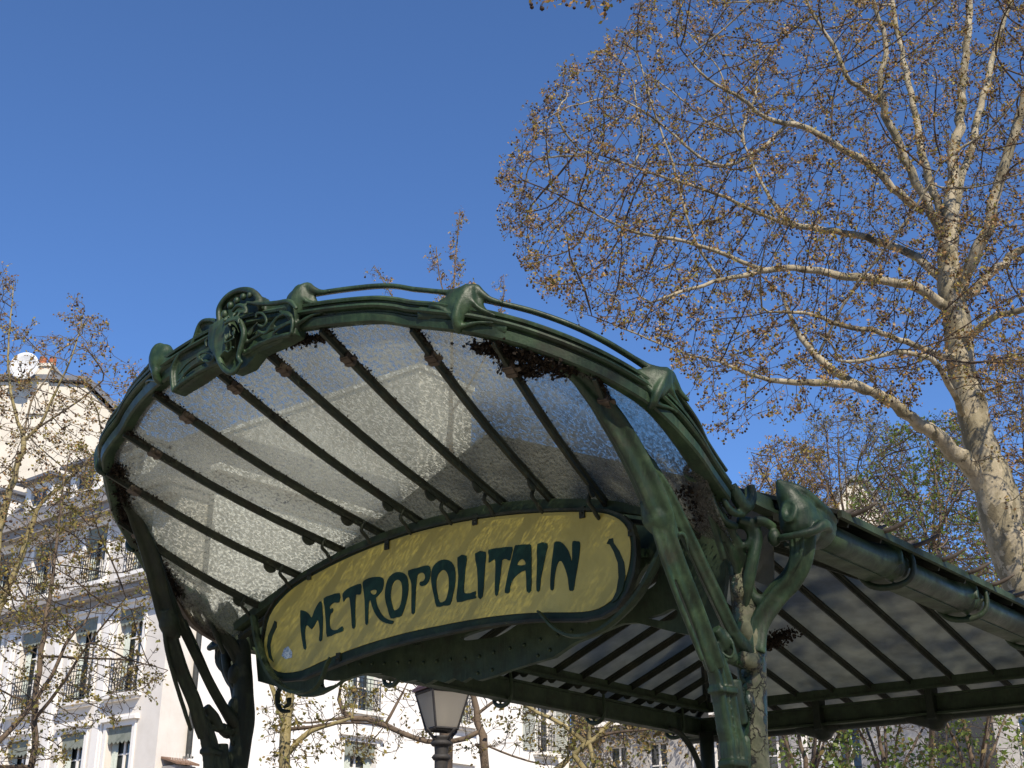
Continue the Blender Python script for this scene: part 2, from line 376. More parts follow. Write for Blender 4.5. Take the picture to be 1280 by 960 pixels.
def window(parent, Mx, h, style, mats):
    """Mx maps (along, out, z) of the facade to the building; h = (a0, a1, z0, z1)"""
    a0, a1, z0, z1 = h; c = (a0 + a1) / 2; wd = a1 - a0
    def part(name, boxes, mat, par):
        bm = bmesh.new()
        for lo, hi in boxes: box(bm, lo, hi, Mx)
        bmesh.ops.recalc_face_normals(bm, faces=bm.faces)
        return obj(name, bm, mat, par)
    f = .055; r = -.20
    fr = [((a0, r - .06, z0), (a0 + f, r, z1)), ((a1 - f, r - .06, z0), (a1, r, z1)), ((a0 + f, r - .06, z1 - f), (a1 - f, r, z1)),
          ((a0 + f, r - .06, z0), (a1 - f, r, z0 + f)), ((c - .04, r - .05, z0 + f), (c + .04, r + .01, z1 - f))]
    for k in (1, 2):
        zz = z0 + (z1 - z0) * (k / 3 if 'trans' not in style else (.33 * k + .04))
        fr += [((a0 + f, r - .045, zz - .02), (c - .04, r - .005, zz + .02)), ((c + .04, r - .045, zz - .02), (a1 - f, r - .005, zz + .02))]
    wo = part('window', fr, mats['trim'], parent)
    for (x0, x1) in ((a0 + f, c - .04), (c + .04, a1 - f)):
        part('pane', [((x0, r - .035, z0 + f), (x1, r - .025, z1 - f))], M['pane'], wo)
    if 'plain' not in style:
        t = .13
        part('surround', [((a0 - t, .002, z0), (a0, .05, z1)), ((a1, .002, z0), (a1 + t, .05, z1)), ((a0 - t, .002, z1), (a1 + t, .05, z1 + t)),
                          ((a0 - t - .1, .002, z1 + t + .002), (a1 + t + .1, .16, z1 + t + .08)), ((a0 - t - .05, .002, z1 + t + .084), (a1 + t + .05, .10, z1 + t + .13))], mats['trim'], wo)
    part('sill', [((a0 - .2, .003, z0 - .13), (a1 + .2, .24, z0 - .03)), ((a0 - .14, .003, z0 - .2), (a1 + .14, .14, z0 - .134))], mats['trim'], wo)
    if 'awn' in style:
        bm = bmesh.new(); n = 6; q = []
        for i in range(n * 4 + 1):
            x = a0 + .02 + (wd - .04) * i / (n * 4); q.append((x, -.04, z1 - .36 - .07 * abs(math.sin(math.pi * i / 4))))
        poly = [Mx @ Vector((a0 + .02, -.04, z1 - .02))] + [Mx @ Vector(v) for v in q] + [Mx @ Vector((a1 - .02, -.04, z1 - .02))]
        prism(bm, poly, (Mx.to_3x3() @ Vector((0, .015, 0)))); bmesh.ops.recalc_face_normals(bm, faces=bm.faces)
        obj('awning', bm, M['awning'], wo)
        bm = bmesh.new()
        for (x0, x1) in ((a0 + .06, a0 + .06 + wd * .27), (a1 - .06 - wd * .2, a1 - .06)):
            n = 9; pr = [(x0 + (x1 - x0) * i / n, r + .03 + .035 * (i % 2)) for i in range(n + 1)]
            vs = [(bm.verts.new(Mx @ Vector((x, y, z0 + .05))), bm.verts.new(Mx @ Vector((x, y, z1 - .1)))) for x, y in pr]
            for (a, b), (c_, d) in zip(vs, vs[1:]): bm.faces.new((a, c_, d, b))
        obj('curtain', bm, M['curtain'], wo)
    if 'rail' in style:
        bm = bmesh.new(); hz = .92; y = .12
        for zz in (z0 + .06, z0 + hz - .12, z0 + hz): box(bm, (a0 - .02, y - .012, zz - .012), (a1 + .02, y + .012, zz + .012), Mx)
        nb = 9
        for i in range(nb + 1):
            x = a0 + wd * i / nb; box(bm, (x - .007, y - .007, z0 + .06), (x + .007, y + .007, z0 + hz), Mx)
        for i in range(nb):       # scrolls between the bars
            for (zc, rr) in ((z0 + .28, .05), (z0 + .45, .058), (z0 + .63, .05)):
                x = a0 + wd * (i + .5) / nb; k = 10
                pts = [Mx @ Vector((x + rr * math.cos(2 * math.pi * j / k), y, zc + rr * 1.4 * math.sin(2 * math.pi * j / k))) for j in range(k + 1)]
                sweep(bm, pts, .008, n=1, seg=4, up=Mx.to_3x3() @ Vector((0, 1, 0)), closed_ends=False)
        obj('balcony_railing', bm, M['railing'], wo)
    if 'shut' in style:
        sw = .72
        for x0 in (a0 - sw - .03, a1 + .03):
            sh = part('shutter', [((x0, .01, z0), (x0 + .06, .055, z1)), ((x0 + sw - .06, .01, z0), (x0 + sw, .055, z1)),
                                  ((x0 + .06, .01, z0), (x0 + sw - .06, .055, z0 + .07)), ((x0 + .06, .01, z1 - .07), (x0 + sw - .06, .055, z1))] +
                 [((x0 + .06, .015, z0 + .08 + k * .058), (x0 + sw - .06, .045, z0 + .08 + k * .058 + .04)) for k in range(int((z1 - z0 - .16) / .058))], M['shutter'], wo)
    return wo

K1 = PW(206, 830, 34); K1.z = 0
FM_A = Matrix(((1, 0, 0, 0), (0, -1, 0, 0), (0, 0, 1, 0), (0, 0, 0, 1)))          # (along, out, z) -> local x, -y
FM_B = Matrix(((0, 1, 0, 0), (1, 0, 0, 0), (0, 0, 1, 0), (0, 0, 0, 1)))
TR = {'trim': M['trim']}
# --- corner apartment building
apt = tag(empty('apartment_building', K1, -YAW), 'off white corner apartment building with awninged windows, grey cornices and slate mansard roof', 'building')
cols = [-1.62, -3.72, -6.40, -8.60, -11.2]
holesA = []
for c in cols:
    holesA += [(c - .56, c + .56, 7.2, 9.45), (c - .56, c + .56, 4.3, 6.35), (c - .56, c + .56, 1.3, 3.4), (c - .52, c + .52, 10.45, 12.1)]
bm = bmesh.new(); wall_cells(bm, 0, -14, 0, 0, 12.3, holesA, 0, .3); box(bm, (-.3, .302, 0), (0, .9, 12.3)); box(bm, (-14, .302, 0), (-13.7, 9, 12.3))
obj('wall', bm, M['grey_wall'], apt)
bm = bmesh.new(); box(bm, (-13.69, .6, 0), (-.31, 8.9, 12.29)); obj('interior', bm, M['railing'], apt)
bm = bmesh.new()
box(bm, (-14.2, -.42, 9.86), (.05, -.003, 10.0)); box(bm, (-14.2, -.5, 10.003), (.08, -.003, 10.16)); box(bm, (-14.1, -.2, 9.68), (.03, -.003, 9.857))
obj('balcony_slab', bm, M['shade_trim'], apt)
bm = bmesh.new()
box(bm, (-14.2, -.45, 12.303), (.05, .9, 12.55)); box(bm, (-14.3, -.58, 12.553), (.12, .9, 12.72)); obj('cornice', bm, M['shade_trim'], apt)
for c in cols:
    window(apt, FM_A, (c - .56, c + .56, 7.2, 9.45), 'awn rail', TR)
    window(apt, FM_A, (c - .56, c + .56, 4.3, 6.35), 'awn', TR)
    window(apt, FM_A, (c - .56, c + .56, 1.3, 3.4), 'awn', TR)
    window(apt, FM_A, (c - .52, c + .52, 10.45, 12.1), 'awn rail', TR)
# vertical pilaster mouldings between the bays
bm = bmesh.new()
for x in (-2.62, -4.95, -7.5, -9.9):
    box(bm, (x - .22, -.05, 0), (x + .22, -.003, 9.67)); box(bm, (x - .13, -.08, .3), (x + .13, -.053, 9.4))
obj('pilaster', bm, M['trim'], apt)
# mansard roof with dormers
bm = bmesh.new()
v = [bm.verts.new(p) for p in ((-14.3, -.5, 12.723), (.1, -.5, 12.723), (.1, 9, 12.723), (-14.3, 9, 12.723), (-14.3, .9, 14.55), (-.3, .9, 14.55), (-.3, 8.6, 14.9), (-14.3, 8.6, 14.9))]
for q in ((0, 1, 5, 4), (1, 2, 6, 5), (2, 3, 7, 6), (3, 0, 4, 7), (4, 5, 6, 7)): bm.faces.new([v[i] for i in q])
roof = obj('roof', bm, M['slate'], apt)
for x in (-2.2, -4.6, -7.0, -9.6):
    dm = bmesh.new()
    box(dm, (x - .75, -.12, 12.8), (x - .45, 1.0, 14.1)); box(dm, (x + .45, -.12, 12.8), (x + .75, 1.0, 14.1)); box(dm, (x - .45, -.12, 13.9), (x + .45, 1.0, 14.1)); box(dm, (x - .45, -.12, 12.8), (x + .45, .2, 12.95))
    d = obj('dormer', dm, M['trim'], apt)
    dm = bmesh.new(); box(dm, (x - .45, .0, 12.95), (x + .45, .04, 13.9)); obj('pane', dm, M['pane'], d)
    dm = bmesh.new(); box(dm, (x - .95, -.4, 14.103), (x + .95, 1.2, 14.2)); obj('dormer_roof', dm, M['slate'], d)
    dm = bmesh.new(); box(dm, (x - .03, -.03, 12.95), (x + .03, -.003, 13.9)); box(dm, (x - .45, -.03, 13.35), (x - .03, -.003, 13.39)); box(dm, (x + .03, -.03, 13.35), (x + .45, -.003, 13.39)); obj('glazing_bar', dm, M['trim'], d)

# --- long white house behind the entrance
sh = tag(empty('white_house', K1, -YAW), 'long bright white rendered house wall with few windows behind the metro entrance', 'building')
holesB = [(6.42, 7.72, 7.4, 9.5), (6.42, 7.72, 4.35, 6.5), (10.7, 11.9, 4.1, 6.1), (15.36, 16.24, 7.0, 8.65), (15.36, 16.24, 4.1, 5.9), (10.7, 11.9, 7.5, 9.5)]
bm = bmesh.new(); wall_cells(bm, 1, .903, 17.3, 0, 13.2, holesB, -.3, -.004); box(bm, (-8, 17.0, 0), (-.302, 17.3, 13.2)); box(bm, (-8, 9.3, 13.0), (-.302, 17, 13.2))
obj('wall', bm, M['white_wall'], sh)
bm = bmesh.new(); box(bm, (-7.9, 9.2, 0), (-.7, 16.98, 12.98)); box(bm, (-.69, .95, 0), (-.6, 16.9, 12.98)); obj('interior', bm, M['railing'], sh)
for h, st in zip(holesB, ('awn rail', 'awn', 'awn', 'shut rail', 'shut rail', 'awn rail')): window(sh, FM_B, h, st, TR)
bm = bmesh.new(); box(bm, (-8.3, .9, 13.203), (.35, 17.6, 13.4)); obj('cornice', bm, M['trim'], sh)
bm = bmesh.new(); sweep(bm, [(.09, .93, 0), (.09, .93, 4), (.09, .93, 9), (.09, .93, 13.2)], .075, n=2, seg=10, up=Vector((1, 0, 0)))
dp = obj('drainpipe', bm, M['pipe_dark'], sh, True)
bm = bmesh.new()
for zz in (6.85, 7.0, 8.9, 5.5, 3.2): box(bm, (.0, .83, zz), (.18, 1.03, zz + .05))
obj('pipe_bracket', bm, M['pipe_dark'], dp)
bm = bmesh.new(); sweep(bm, [(.09, .93, 5.35), (.09, .93, 5.5)], .085, n=1, seg=10, up=Vector((1, 0, 0))); obj('pipe_joint', bm, M['trim'], dp)

# --- tall house further back, seen only through the ribbed glass of the fan
tb = tag(empty('tall_house', PW(400, 700, 52), -YAW), 'tall pale house blurred behind the ribbed glass of the fan', 'building'); tb.location.z = 0
rr_ = ray(585, 440); n_ = (tb.location - CAM).dot(U3) / rr_.dot(U3); qq = CAM + rr_ * n_ - tb.location; x1_ = qq.dot(W3) - 2.6; zt_ = qq.z
rr_ = ray(212, 520); n_ = (tb.location - CAM).dot(U3) / rr_.dot(U3); x0_ = (CAM + rr_ * n_ - tb.location).dot(W3)
hs2 = [(x0_ + 2.0, x0_ + 3.0, 4.0, 6.0), (x0_ + 6.0, x0_ + 7.0, 4.0, 6.0)]
bm = bmesh.new(); wall_cells(bm, 0, x0_, x1_, 0, zt_, hs2, 0, .3); box(bm, (x1_ - .3, .302, 0), (x1_, 3.2, zt_)); obj('wall', bm, M['grey_wall'], tb)
bm = bmesh.new(); box(bm, (x0_ + .1, .6, 0), (x1_ - .31, 3.1, zt_ - .1)); obj('interior', bm, M['slate'], tb)
bm = bmesh.new(); box(bm, (x0_ - .1, -.1, zt_ + .002), (x1_ + .1, 3.3, zt_ + .2)); obj('cornice', bm, M['white_wall'], tb)

# --- low tiled ledge with bird spikes at the foot of the corner
lg = tag(empty('ledge', K1 + U3 * .2 + W3 * .12, -YAW), 'small brown tiled ledge with bird spikes low on the white corner', 'roof ledge')
bm = bmesh.new(); box(bm, (-.1, 0, 4.75), (.45, .62, 5.25)); obj('bracket', bm, M['shade_trim'], lg)
for i in range(5):
    bm = bmesh.new(); y = -.05 + i * .145
    v = [bm.verts.new(p) for p in ((-.1, y, 5.44), (-.1, y + .13, 5.44), (.55, y + .13, 5.26), (.55, y, 5.26), (-.1, y, 5.49), (-.1, y + .13, 5.49), (.55, y + .13, 5.31), (.55, y, 5.31))]
    for q in ((0, 1, 2, 3), (4, 7, 6, 5), (0, 4, 5, 1), (1, 5, 6, 2), (2, 6, 7, 3), (3, 7, 4, 0)): bm.faces.new([v[j] for j in q])
    obj('tile', bm, M['roof_tile'], lg)
bm = bmesh.new()
for i in range(14): y = -.02 + i * .05; sweep(bm, [(.3, y, 5.36), (.3 + .03 * (i % 2), y, 5.56)], .004, n=1, seg=4, up=Vector((1, 0, 0)))
obj('bird_spikes', bm, M['trim'], lg)

# --- cream gabled building behind the mansard
def world_prism(name, pix, dist, depth, mat, parent, base=0):
    pts = [PW(x, y, dist) for x, y in pix]
    pts = [Vector((pts[0].x, dist, base))] + pts + [Vector((pts[-1].x, dist, base))]
    bm = bmesh.new(); prism(bm, [p - parent.location for p in pts], Vector((0, depth, 0))); bmesh.ops.recalc_face_normals(bm, faces=bm.faces)
    return obj(name, bm, mat, parent)
cb = tag(empty('gabled_building', PW(60, 700, 44) * 1, 0), 'tall cream rendered gable end with chimney rising above the slate roof', 'building'); cb.location.z = 0
world_prism('wall', [(-140, 475), (60, 478), (106, 481), (172, 546), (230, 700)], 44, 7, M['cream'], cb)
pts = [(-140, 471), (62, 473), (108, 475), (178, 545)]
bm = bmesh.new()
for a, b in zip(pts, pts[1:]):
    p, q = PW(*a, 43.8) - cb.location, PW(*b, 43.8) - cb.location; d = (q - p).normalized(); nrm = Vector((-d.z, 0, d.x))
    prism(bm, [p - nrm * .02, q - nrm * .02, q + nrm * .16, p + nrm * .16], Vector((0, 7.6, 0)))
bmesh.ops.recalc_face_normals(bm, faces=bm.faces); obj('coping', bm, M['slate'], cb)
p = PW(50, 478, 43.9) - cb.location; ch = bmesh.new(); box(ch, (p.x - .35, -.1, p.z - 1.2), (p.x + .32, 1.1, p.z + .62)); box(ch, (p.x - .42, -.17, p.z + .623), (p.x + .39, 1.17, p.z + .74))
chm = obj('chimney', ch, M['cream'], cb)
bm = bmesh.new(); sweep(bm, [(p.x - .16, .3, p.z + .74), (p.x - .16, .3, p.z + 1.15)], .13, n=1, seg=12, up=Vector((1, 0, 0))); sweep(bm, [(p.x + .2, .3, p.z + .74), (p.x + .2, .3, p.z + 1.1)], .13, n=1, seg=12, up=Vector((1, 0, 0))); obj('chimney_pot', bm, M['terracotta'], chm)
sdp = PW(30, 457, 43.3); sdish = tag(empty('satellite_dish', sdp + Vector((0, .3, -.9))), 'round white satellite dish on a mast beside the cream chimney', 'satellite dish')
bm = bmesh.new(); n = 22; rings = []
for i in range(5):
    r_ = .52 * i / 4; y = .14 * (r_ / .52) ** 2 * -1
    rings.append([bm.verts.new((r_ * math.cos(2 * math.pi * j / n), y - .3 + .14, .9 + r_ * math.sin(2 * math.pi * j / n))) for j in range(n)] if i else [bm.verts.new((0, -.16, .9))])
for j in range(n): bm.faces.new((rings[0][0], rings[1][j], rings[1][(j + 1) % n]))
for a, b in zip(rings[1:], rings[2:]):
    for j in range(n): bm.faces.new((a[j], b[j], b[(j + 1) % n], a[(j + 1) % n]))
dd = obj('dish', bm, M['dish'], sdish, True); so_ = dd.modifiers.new('t', 'SOLIDIFY'); so_.thickness = .015
bm = bmesh.new(); sweep(bm, [(0, 0, 0), (0, 0, .7), (0, -.1, .9)], .03, n=2, seg=8, up=Vector((1, 0, 0))); obj('mast', bm, M['pipe_dark'], sdish)
bm = bmesh.new(); sweep(bm, [(0, -.2, .45), (0, -.6, .75)], .015, n=1, seg=6, up=Vector((1, 0, 0))); ball(bm, Vector((0, -.62, .78)), .05); obj('receiver_arm', bm, M['pipe_dark'], sdish)

# --- ivy-grown house at the end of the street
K2 = K1 + U3 * 17.3
iv = tag(empty('ivy_grown_house', K2, -YAW), 'grey house overgrown with brown ivy, tall windows and white gutter, end of the street', 'house')
wins = [(1.55, 2.35), (3.15, 3.95), (5.3, 6.1), (7.55, 8.35), (10.0, 10.8)]
holes = [(a, b, 5.0, 7.2) for a, b in wins] + [(a, b, 1.6, 3.8) for a, b in wins]
bm = bmesh.new(); wall_cells(bm, 0, .002, 13, 0, 7.85, holes, 0, .3); box(bm, (0.002, .302, 0), (13, 7, .3)); obj('wall', bm, M['stone'], iv)
bm = bmesh.new(); box(bm, (.3, .6, 0), (12.9, 7, 7.84)); obj('interior', bm, M['railing'], iv)
bm = bmesh.new(); box(bm, (0.01, .003, 7.9), (1.25, 7, 10.4)); obj('party_wall', bm, M['stone'], iv)
bm = bmesh.new(); box(bm, (1.26, -.28, 7.853), (13.2, -.02, 8.0)); obj('gutter', bm, M['trim'], iv)
bm = bmesh.new(); prism(bm, [(1.26, -.2, 8.003), (1.26, 7.2, 8.003), (1.26, 3.5, 9.6)], Vector((11.9, 0, 0))); bmesh.ops.recalc_face_normals(bm, faces=bm.faces); obj('roof', bm, M['slate'], iv)
for a, b in wins:
    for z0 in (5.0, 1.6): window(iv, FM_A, (a, b, z0, z0 + 2.2), 'plain rail' if a > 5 else 'plain', TR)
bm = bmesh.new()
for x in (7.0, 8.85, 9.4, 9.75, 6.45, 4.95): box(bm, (x, -.05, 4.2), (x + .22, -.003, 7.5))
obj('shutter_panel', bm, M['trim'], iv)

def leaf_cloud(cent, size, n_each=1, jit=0., flat=None, aspect=1.6):
    """small folded leaves scattered at the centres; returns v, f of triangles pairs (quads)"""
    c = np.repeat(np.asarray(cent, float), n_each, 0); n = len(c)
    c = c + rng.normal(0, jit, (n, 3)) if jit else c
    a = rng.normal(size=(n, 3)); a /= np.linalg.norm(a, axis=1)[:, None]
    b = rng.normal(size=(n, 3)); b -= a * (a * b).sum(1)[:, None]; b /= np.linalg.norm(b, axis=1)[:, None]
    nn = np.cross(a, b)
    s = (size * rng.uniform(.55, 1.35, n))[:, None]
    v = np.stack([c, c + s * (a * .5 + b / aspect * .5 + nn * .12), c + s * a, c + s * (a * .5 - b / aspect * .5 + nn * .12)], 1).reshape(-1, 3)
    f = np.arange(4 * n).reshape(-1, 4)
    return v, f
N = 14000
x = rng.uniform(0, 6.2, N); z = rng.uniform(2, 10.4, N)
keep = []
for i in range(N):
    X, Zz = x[i], z[i]
    if X > 1.3 and Zz > 8.0: continue
    d = .5 + .9 * noise.noise(Vector((X * .8, Zz * .5, 3))) + (.7 if X < 1.3 else 0) + (.35 if Zz > 7.2 else 0) - (.5 if X > 4.2 else 0)
    if any(a + .05 < X < b - .05 and 5.0 < Zz < 7.1 for a, b in wins) and rng.random() > .12: continue
    if rng.random() < d: keep.append(i)
cen = np.stack([x[keep], -rng.uniform(.02, .28, len(keep)), z[keep]], 1)
v, f = leaf_cloud(cen, .14)
tag(obj('ivy', arr_mesh('ivy', v, f), M['ivy'], iv), kind='stuff')

# --- far cream building behind the trees on the right
fb = tag(empty('distant_building', PW(1080, 700, 60), 0), 'pale distant building with a steep gable glimpsed through the bare trees on the right', 'building'); fb.location.z = 0
world_prism('wall', [(1042, 640), (1062, 604), (1078, 602), (1140, 694)], 60, 9, M['cream'], fb)
bm = bmesh.new()
for a, b in (((1036, 650), (1062, 601)), ((1062, 601), (1078, 599)), ((1078, 599), (1146, 698))):
    p, q = PW(*a, 59.8) - fb.location, PW(*b, 59.8) - fb.location; d = (q - p).normalized(); nrm = Vector((-d.z, 0, d.x))
    prism(bm, [p, q, q + nrm * .25, p + nrm * .25], Vector((0, 9.6, 0)))
bmesh.ops.recalc_face_normals(bm, faces=bm.faces); obj('roof_edge', bm, M['slate'], fb)
# stone building low on the right, behind the shrubs
sb = tag(empty('stone_house', PW(1130, 930, 44), R(-12)), 'light stone house mostly hidden behind green shrubs and trees, right edge', 'house'); sb.location.z = 0
hol = [(-3.0, -2.1, 3.2, 5.0), (.6, 1.5, 3.2, 5.0), (3.6, 4.5, 3.2, 5.0), (-3.0, -2.1, 6.2, 7.8), (.6, 1.5, 6.2, 7.8), (3.6, 4.5, 6.2, 7.8)]
bm = bmesh.new(); wall_cells(bm, 0, -4.2, 9, 0, 8.6, hol, 0, .3); obj('wall', bm, M['stone'], sb)
bm = bmesh.new(); box(bm, (-4.1, .6, 0), (8.9, 6, 8.5)); obj('interior', bm, M['railing'], sb)
for h in hol: window(sb, FM_A, h, 'plain rail', TR)
bm = bmesh.new(); prism(bm, [(-4.4, -.3, 8.6), (-4.4, 6.3, 8.6), (-4.4, 3, 10.2)], Vector((13.6, 0, 0))); bmesh.ops.recalc_face_normals(bm, faces=bm.faces); obj('roof', bm, M['slate'], sb)

# --- street lantern
lp = PW(553, 870, 10); lz = PW(553, 912, 10).z
lamp = tag(empty('street_lantern', (lp.x, 10, 0)), 'four sided street lantern with dull red roof on a dark post under the sign', 'street lamp')
bm = bmesh.new()
sweep(bm, [(0, 0, 0), (0, 0, .5), (0, 0, .9), (0, 0, 2.3), (0, 0, lz - .16), (0, 0, lz - .05)], [.12, .11, .06, .045, .05, .075], n=3, seg=16, up=Vector((1, 0, 0)))
for zz, r_ in ((lz - .22, .072), (lz - .12, .085), (1.0, .08)): sweep(bm, [(0, 0, zz), (0, 0, zz + .02), (0, 0, zz + .04)], [r_ * .8, r_, r_ * .8], n=1, seg=16, up=Vector((1, 0, 0)))
for sx, sy in ((1, 1), (1, -1), (-1, 1), (-1, -1)): sweep(bm, [(0, 0, lz - .12), (.05 * sx, .05 * sy, lz - .07), (.105 * sx, .105 * sy, lz)], .01, n=3, seg=6, up=Vector((1, 0, 0)))
obj('post', bm, M['lantern'], lamp, True)
zt = PW(553, 866, 10).z; b0, t0 = .088, .150
yr = R(28); RM = Matrix.Rotation(yr, 4, 'Z')
cor = [((sx, sy)) for sx, sy in ((-1, -1), (1, -1), (1, 1), (-1, 1))]
bm = bmesh.new()
for sx, sy in cor: sweep(bm, [RM @ Vector((b0 * sx, b0 * sy, lz)), RM @ Vector((t0 * sx, t0 * sy, zt))], .009, n=1, seg=4, up=Vector((1, 0, 0)))
for h_, q in ((lz, b0), (zt, t0)):
    for (a, b) in zip(cor, cor[1:] + cor[:1]): sweep(bm, [RM @ Vector((q * a[0], q * a[1], h_)), RM @ Vector((q * b[0], q * b[1], h_))], .013, n=1, seg=4)
obj('lantern_frame', bm, M['lantern'], lamp)
for (a, b) in zip(cor, cor[1:] + cor[:1]):
    bm = bmesh.new(); pl = [RM @ Vector((b0 * a[0], b0 * a[1], lz + .01)), RM @ Vector((b0 * b[0], b0 * b[1], lz + .01)), RM @ Vector((t0 * b[0], t0 * b[1], zt - .01)), RM @ Vector((t0 * a[0], t0 * a[1], zt - .01))]
    cc = sum((Vector(q) for q in pl), Vector()) / 4; prism(bm, pl, (-Vector((cc.x, cc.y, 0)).normalized() * .004)); bmesh.ops.recalc_face_normals(bm, faces=bm.faces)
    obj('lantern_pane', bm, M['lglass'], lamp)
bm = bmesh.new(); hs = [(zt + .013, t0 * 1.14), (zt + .035, t0 * 1.14), (zt + .05, t0 * 1.0), (zt + .17, t0 * .5), (zt + .18, t0 * .34), (zt + .25, t0 * .34), (zt + .27, t0 * .42), (zt + .33, t0 * .06)]
rings = [[bm.verts.new(RM @ Vector((q * a, q * b, h_))) for a, b in cor] for h_, q in hs]
bm.faces.new(rings[0][::-1]); bm.faces.new(rings[-1])
for a, b in zip(rings, rings[1:]):
    for j in range(4): bm.faces.new((a[j], a[(j + 1) % 4], b[(j + 1) % 4], b[j]))
obj('lantern_roof', bm, M['lantern_roof'], lamp)
bm = bmesh.new(); sweep(bm, [(0, 0, lz + .01), (0, 0, lz + .08), (0, 0, lz + .20), (0, 0, zt - .01)], [.02, .04, .05, .025], n=3, seg=12, up=Vector((1, 0, 0))); obj('bulb_holder', bm, M['trim'], lamp, True)

# --- houses across the square, behind the photographer
ac = tag(empty('street_building', (0, -27, 0), 0), 'long cream row building across the square behind the viewpoint, outside the picture', 'building')
hs_ = [(x + .0, x + 1.1, z_, z_ + 2.0) for x in range(-38, 40, 3) for z_ in (1.2, 4.4, 7.6, 10.6)]
bm = bmesh.new(); wall_cells(bm, 0, -40, 42, 0, 13.6, hs_, -.3, 0); obj('wall', bm, M['cream'], ac)
bm = bmesh.new(); box(bm, (-39.8, -9, 0), (41.8, -.6, 13.5)); obj('interior', bm, M['slate'], ac)
bm = bmesh.new(); box(bm, (-40.2, -.3, 13.6), (42.2, .5, 13.9)); obj('cornice', bm, M['trim'], ac)

# ================================================================== THE METRO ENTRANCE (axes: x = across, y = into the entrance, z = up)
ent = tag(empty('metro_entrance', ORG, -YAW), 'green cast iron and glass canopy of the metro entrance with fan shaped front', 'metro entrance')
V = Vector
def mir(v, s): return V((v[0] * s, v[1], v[2]))

# rim of the fan: right half traced, left half is its mirror image
RIMR = [(0, -1.49, 3.925)]
for (px, py), ww in (((378, 398), .45), ((470, 388), .78), ((515, 393), .93), ((578, 400), 1.14), ((660, 420), 1.33), ((740, 452), 1.50), ((815, 497), 1.62), ((858, 545), 1.665), ((882, 582), 1.66), ((905, 615), 1.64)):
    v = P(px, py, w=ww); RIMR.append((v.x, v.y, v.z))
RIMF = [mir(p, -1) for p in RIMR[:0:-1]] + [V(p) for p in RIMR]
RIMP, _ = catmull(RIMF, [0] * len(RIMF), 10); NR = len(RIMP)
def rim_at_w(ww):
    if ww < 0: return mir(rim_at_w(-ww), -1)
    for i in range(NR // 2, NR - 1):
        if RIMP[i].x <= ww <= RIMP[i + 1].x:
            t = (ww - RIMP[i].x) / max(1e-6, RIMP[i + 1].x - RIMP[i].x); return RIMP[i].lerp(RIMP[i + 1], t)
    return RIMP[NR // 2 + 70]
def rim_index_w(ww):
    return min(range(NR // 2, NR - 35), key=lambda i: abs(RIMP[i].x - ww))
ARCH = [(0, 3.455), (.4, 3.44), (.67, 3.405), (1.0, 3.312), (1.28, 3.19), (1.5, 3.07), (1.62, 3.01)]
def arch(ww):
    a = abs(ww)
    for (x0, z0), (x1, z1) in zip(ARCH, ARCH[1:]):
        if a <= x1 + 1e-9: return V((ww, -.13, z0 + (z1 - z0) * (a - x0) / (x1 - x0)))
    return V((ww, -.13, 3.06))

PROF = [(-.95, -.72), (-.3, -.98), (.5, -.98), (.66, -.84), (.66, -.22), (.46, -.14), (.46, .0), (.80, .10), (.92, .26), (.80, .42), (.48, .48), (.48, .62), (.70, .68), (.72, .86), (.5, 1.0), (-.4, 1.0), (-.85, .6)]
def creased(o, ang=32):
    o.data.set_sharp_from_angle(angle=R(ang)); return o
bm = bmesh.new()
path = RIMP[::5]
rad = [.047 + .008 * math.sin(math.pi * i / (len(path) - 1)) for i in range(len(path))]
sweep(bm, path, rad, PROF, n=4, up=V((0, -.25, 1)).normalized())
bmesh.ops.recalc_face_normals(bm, faces=bm.faces)
creased(obj('rim', bm, M['iron'], ent, True))

# knuckles: pixels of the right ones give their place along the rim
def frame_at(i):
    p = RIMP[i]; t = (RIMP[min(i + 2, NR - 1)] - RIMP[max(i - 2, 0)]).normalized(); up = V((0, -.12, 1)); up = (up - t * up.dot(t)).normalized(); out = t.cross(up)
    if out.dot(V((p.x, p.y - .2, 0))) < 0: out = -out
    return p, t, up, out
KN = [rim_index_w(.45), rim_index_w(1.14), None]
KN[2] = min(range(NR), key=lambda i: (RIMP[i] - P(815, 497, w=1.62)).length)
allk = sorted(KN + [NR - 1 - KN[0], NR - 1 - KN[1] - 6, NR - 1 - KN[2]])
def up_offset(i):
    """height of the thin upper rail above the main one: pinched at the knuckles"""
    d = min(abs(i - k) for k in allk)
    e = 1 if i < allk[-1] and i > allk[0] else .7
    return .094 + .006 * e * min(1, d / 9)
def upper_seg(i0, i1):
    bm = bmesh.new()
    pts = []; rd = []
    for i in range(i0, i1 + 1, 2):
        p, t, up, out = frame_at(i); pts.append(p + up * up_offset(i) + out * .0); rd.append(.0125)
    sweep(bm, pts, rd, [(1, -.6), (1.25, .1), (.7, .8), (-.4, .95), (-1.1, .3), (-.9, -.7)], n=2, up=V((0, -.2, 1)))
    obj('upper_rail', bm, M['iron'], ent, True)
c1, c0 = KN[0], NR - 1 - KN[0]
upper_seg(c1 + 1, NR - 1); upper_seg(0, c0 - 1)
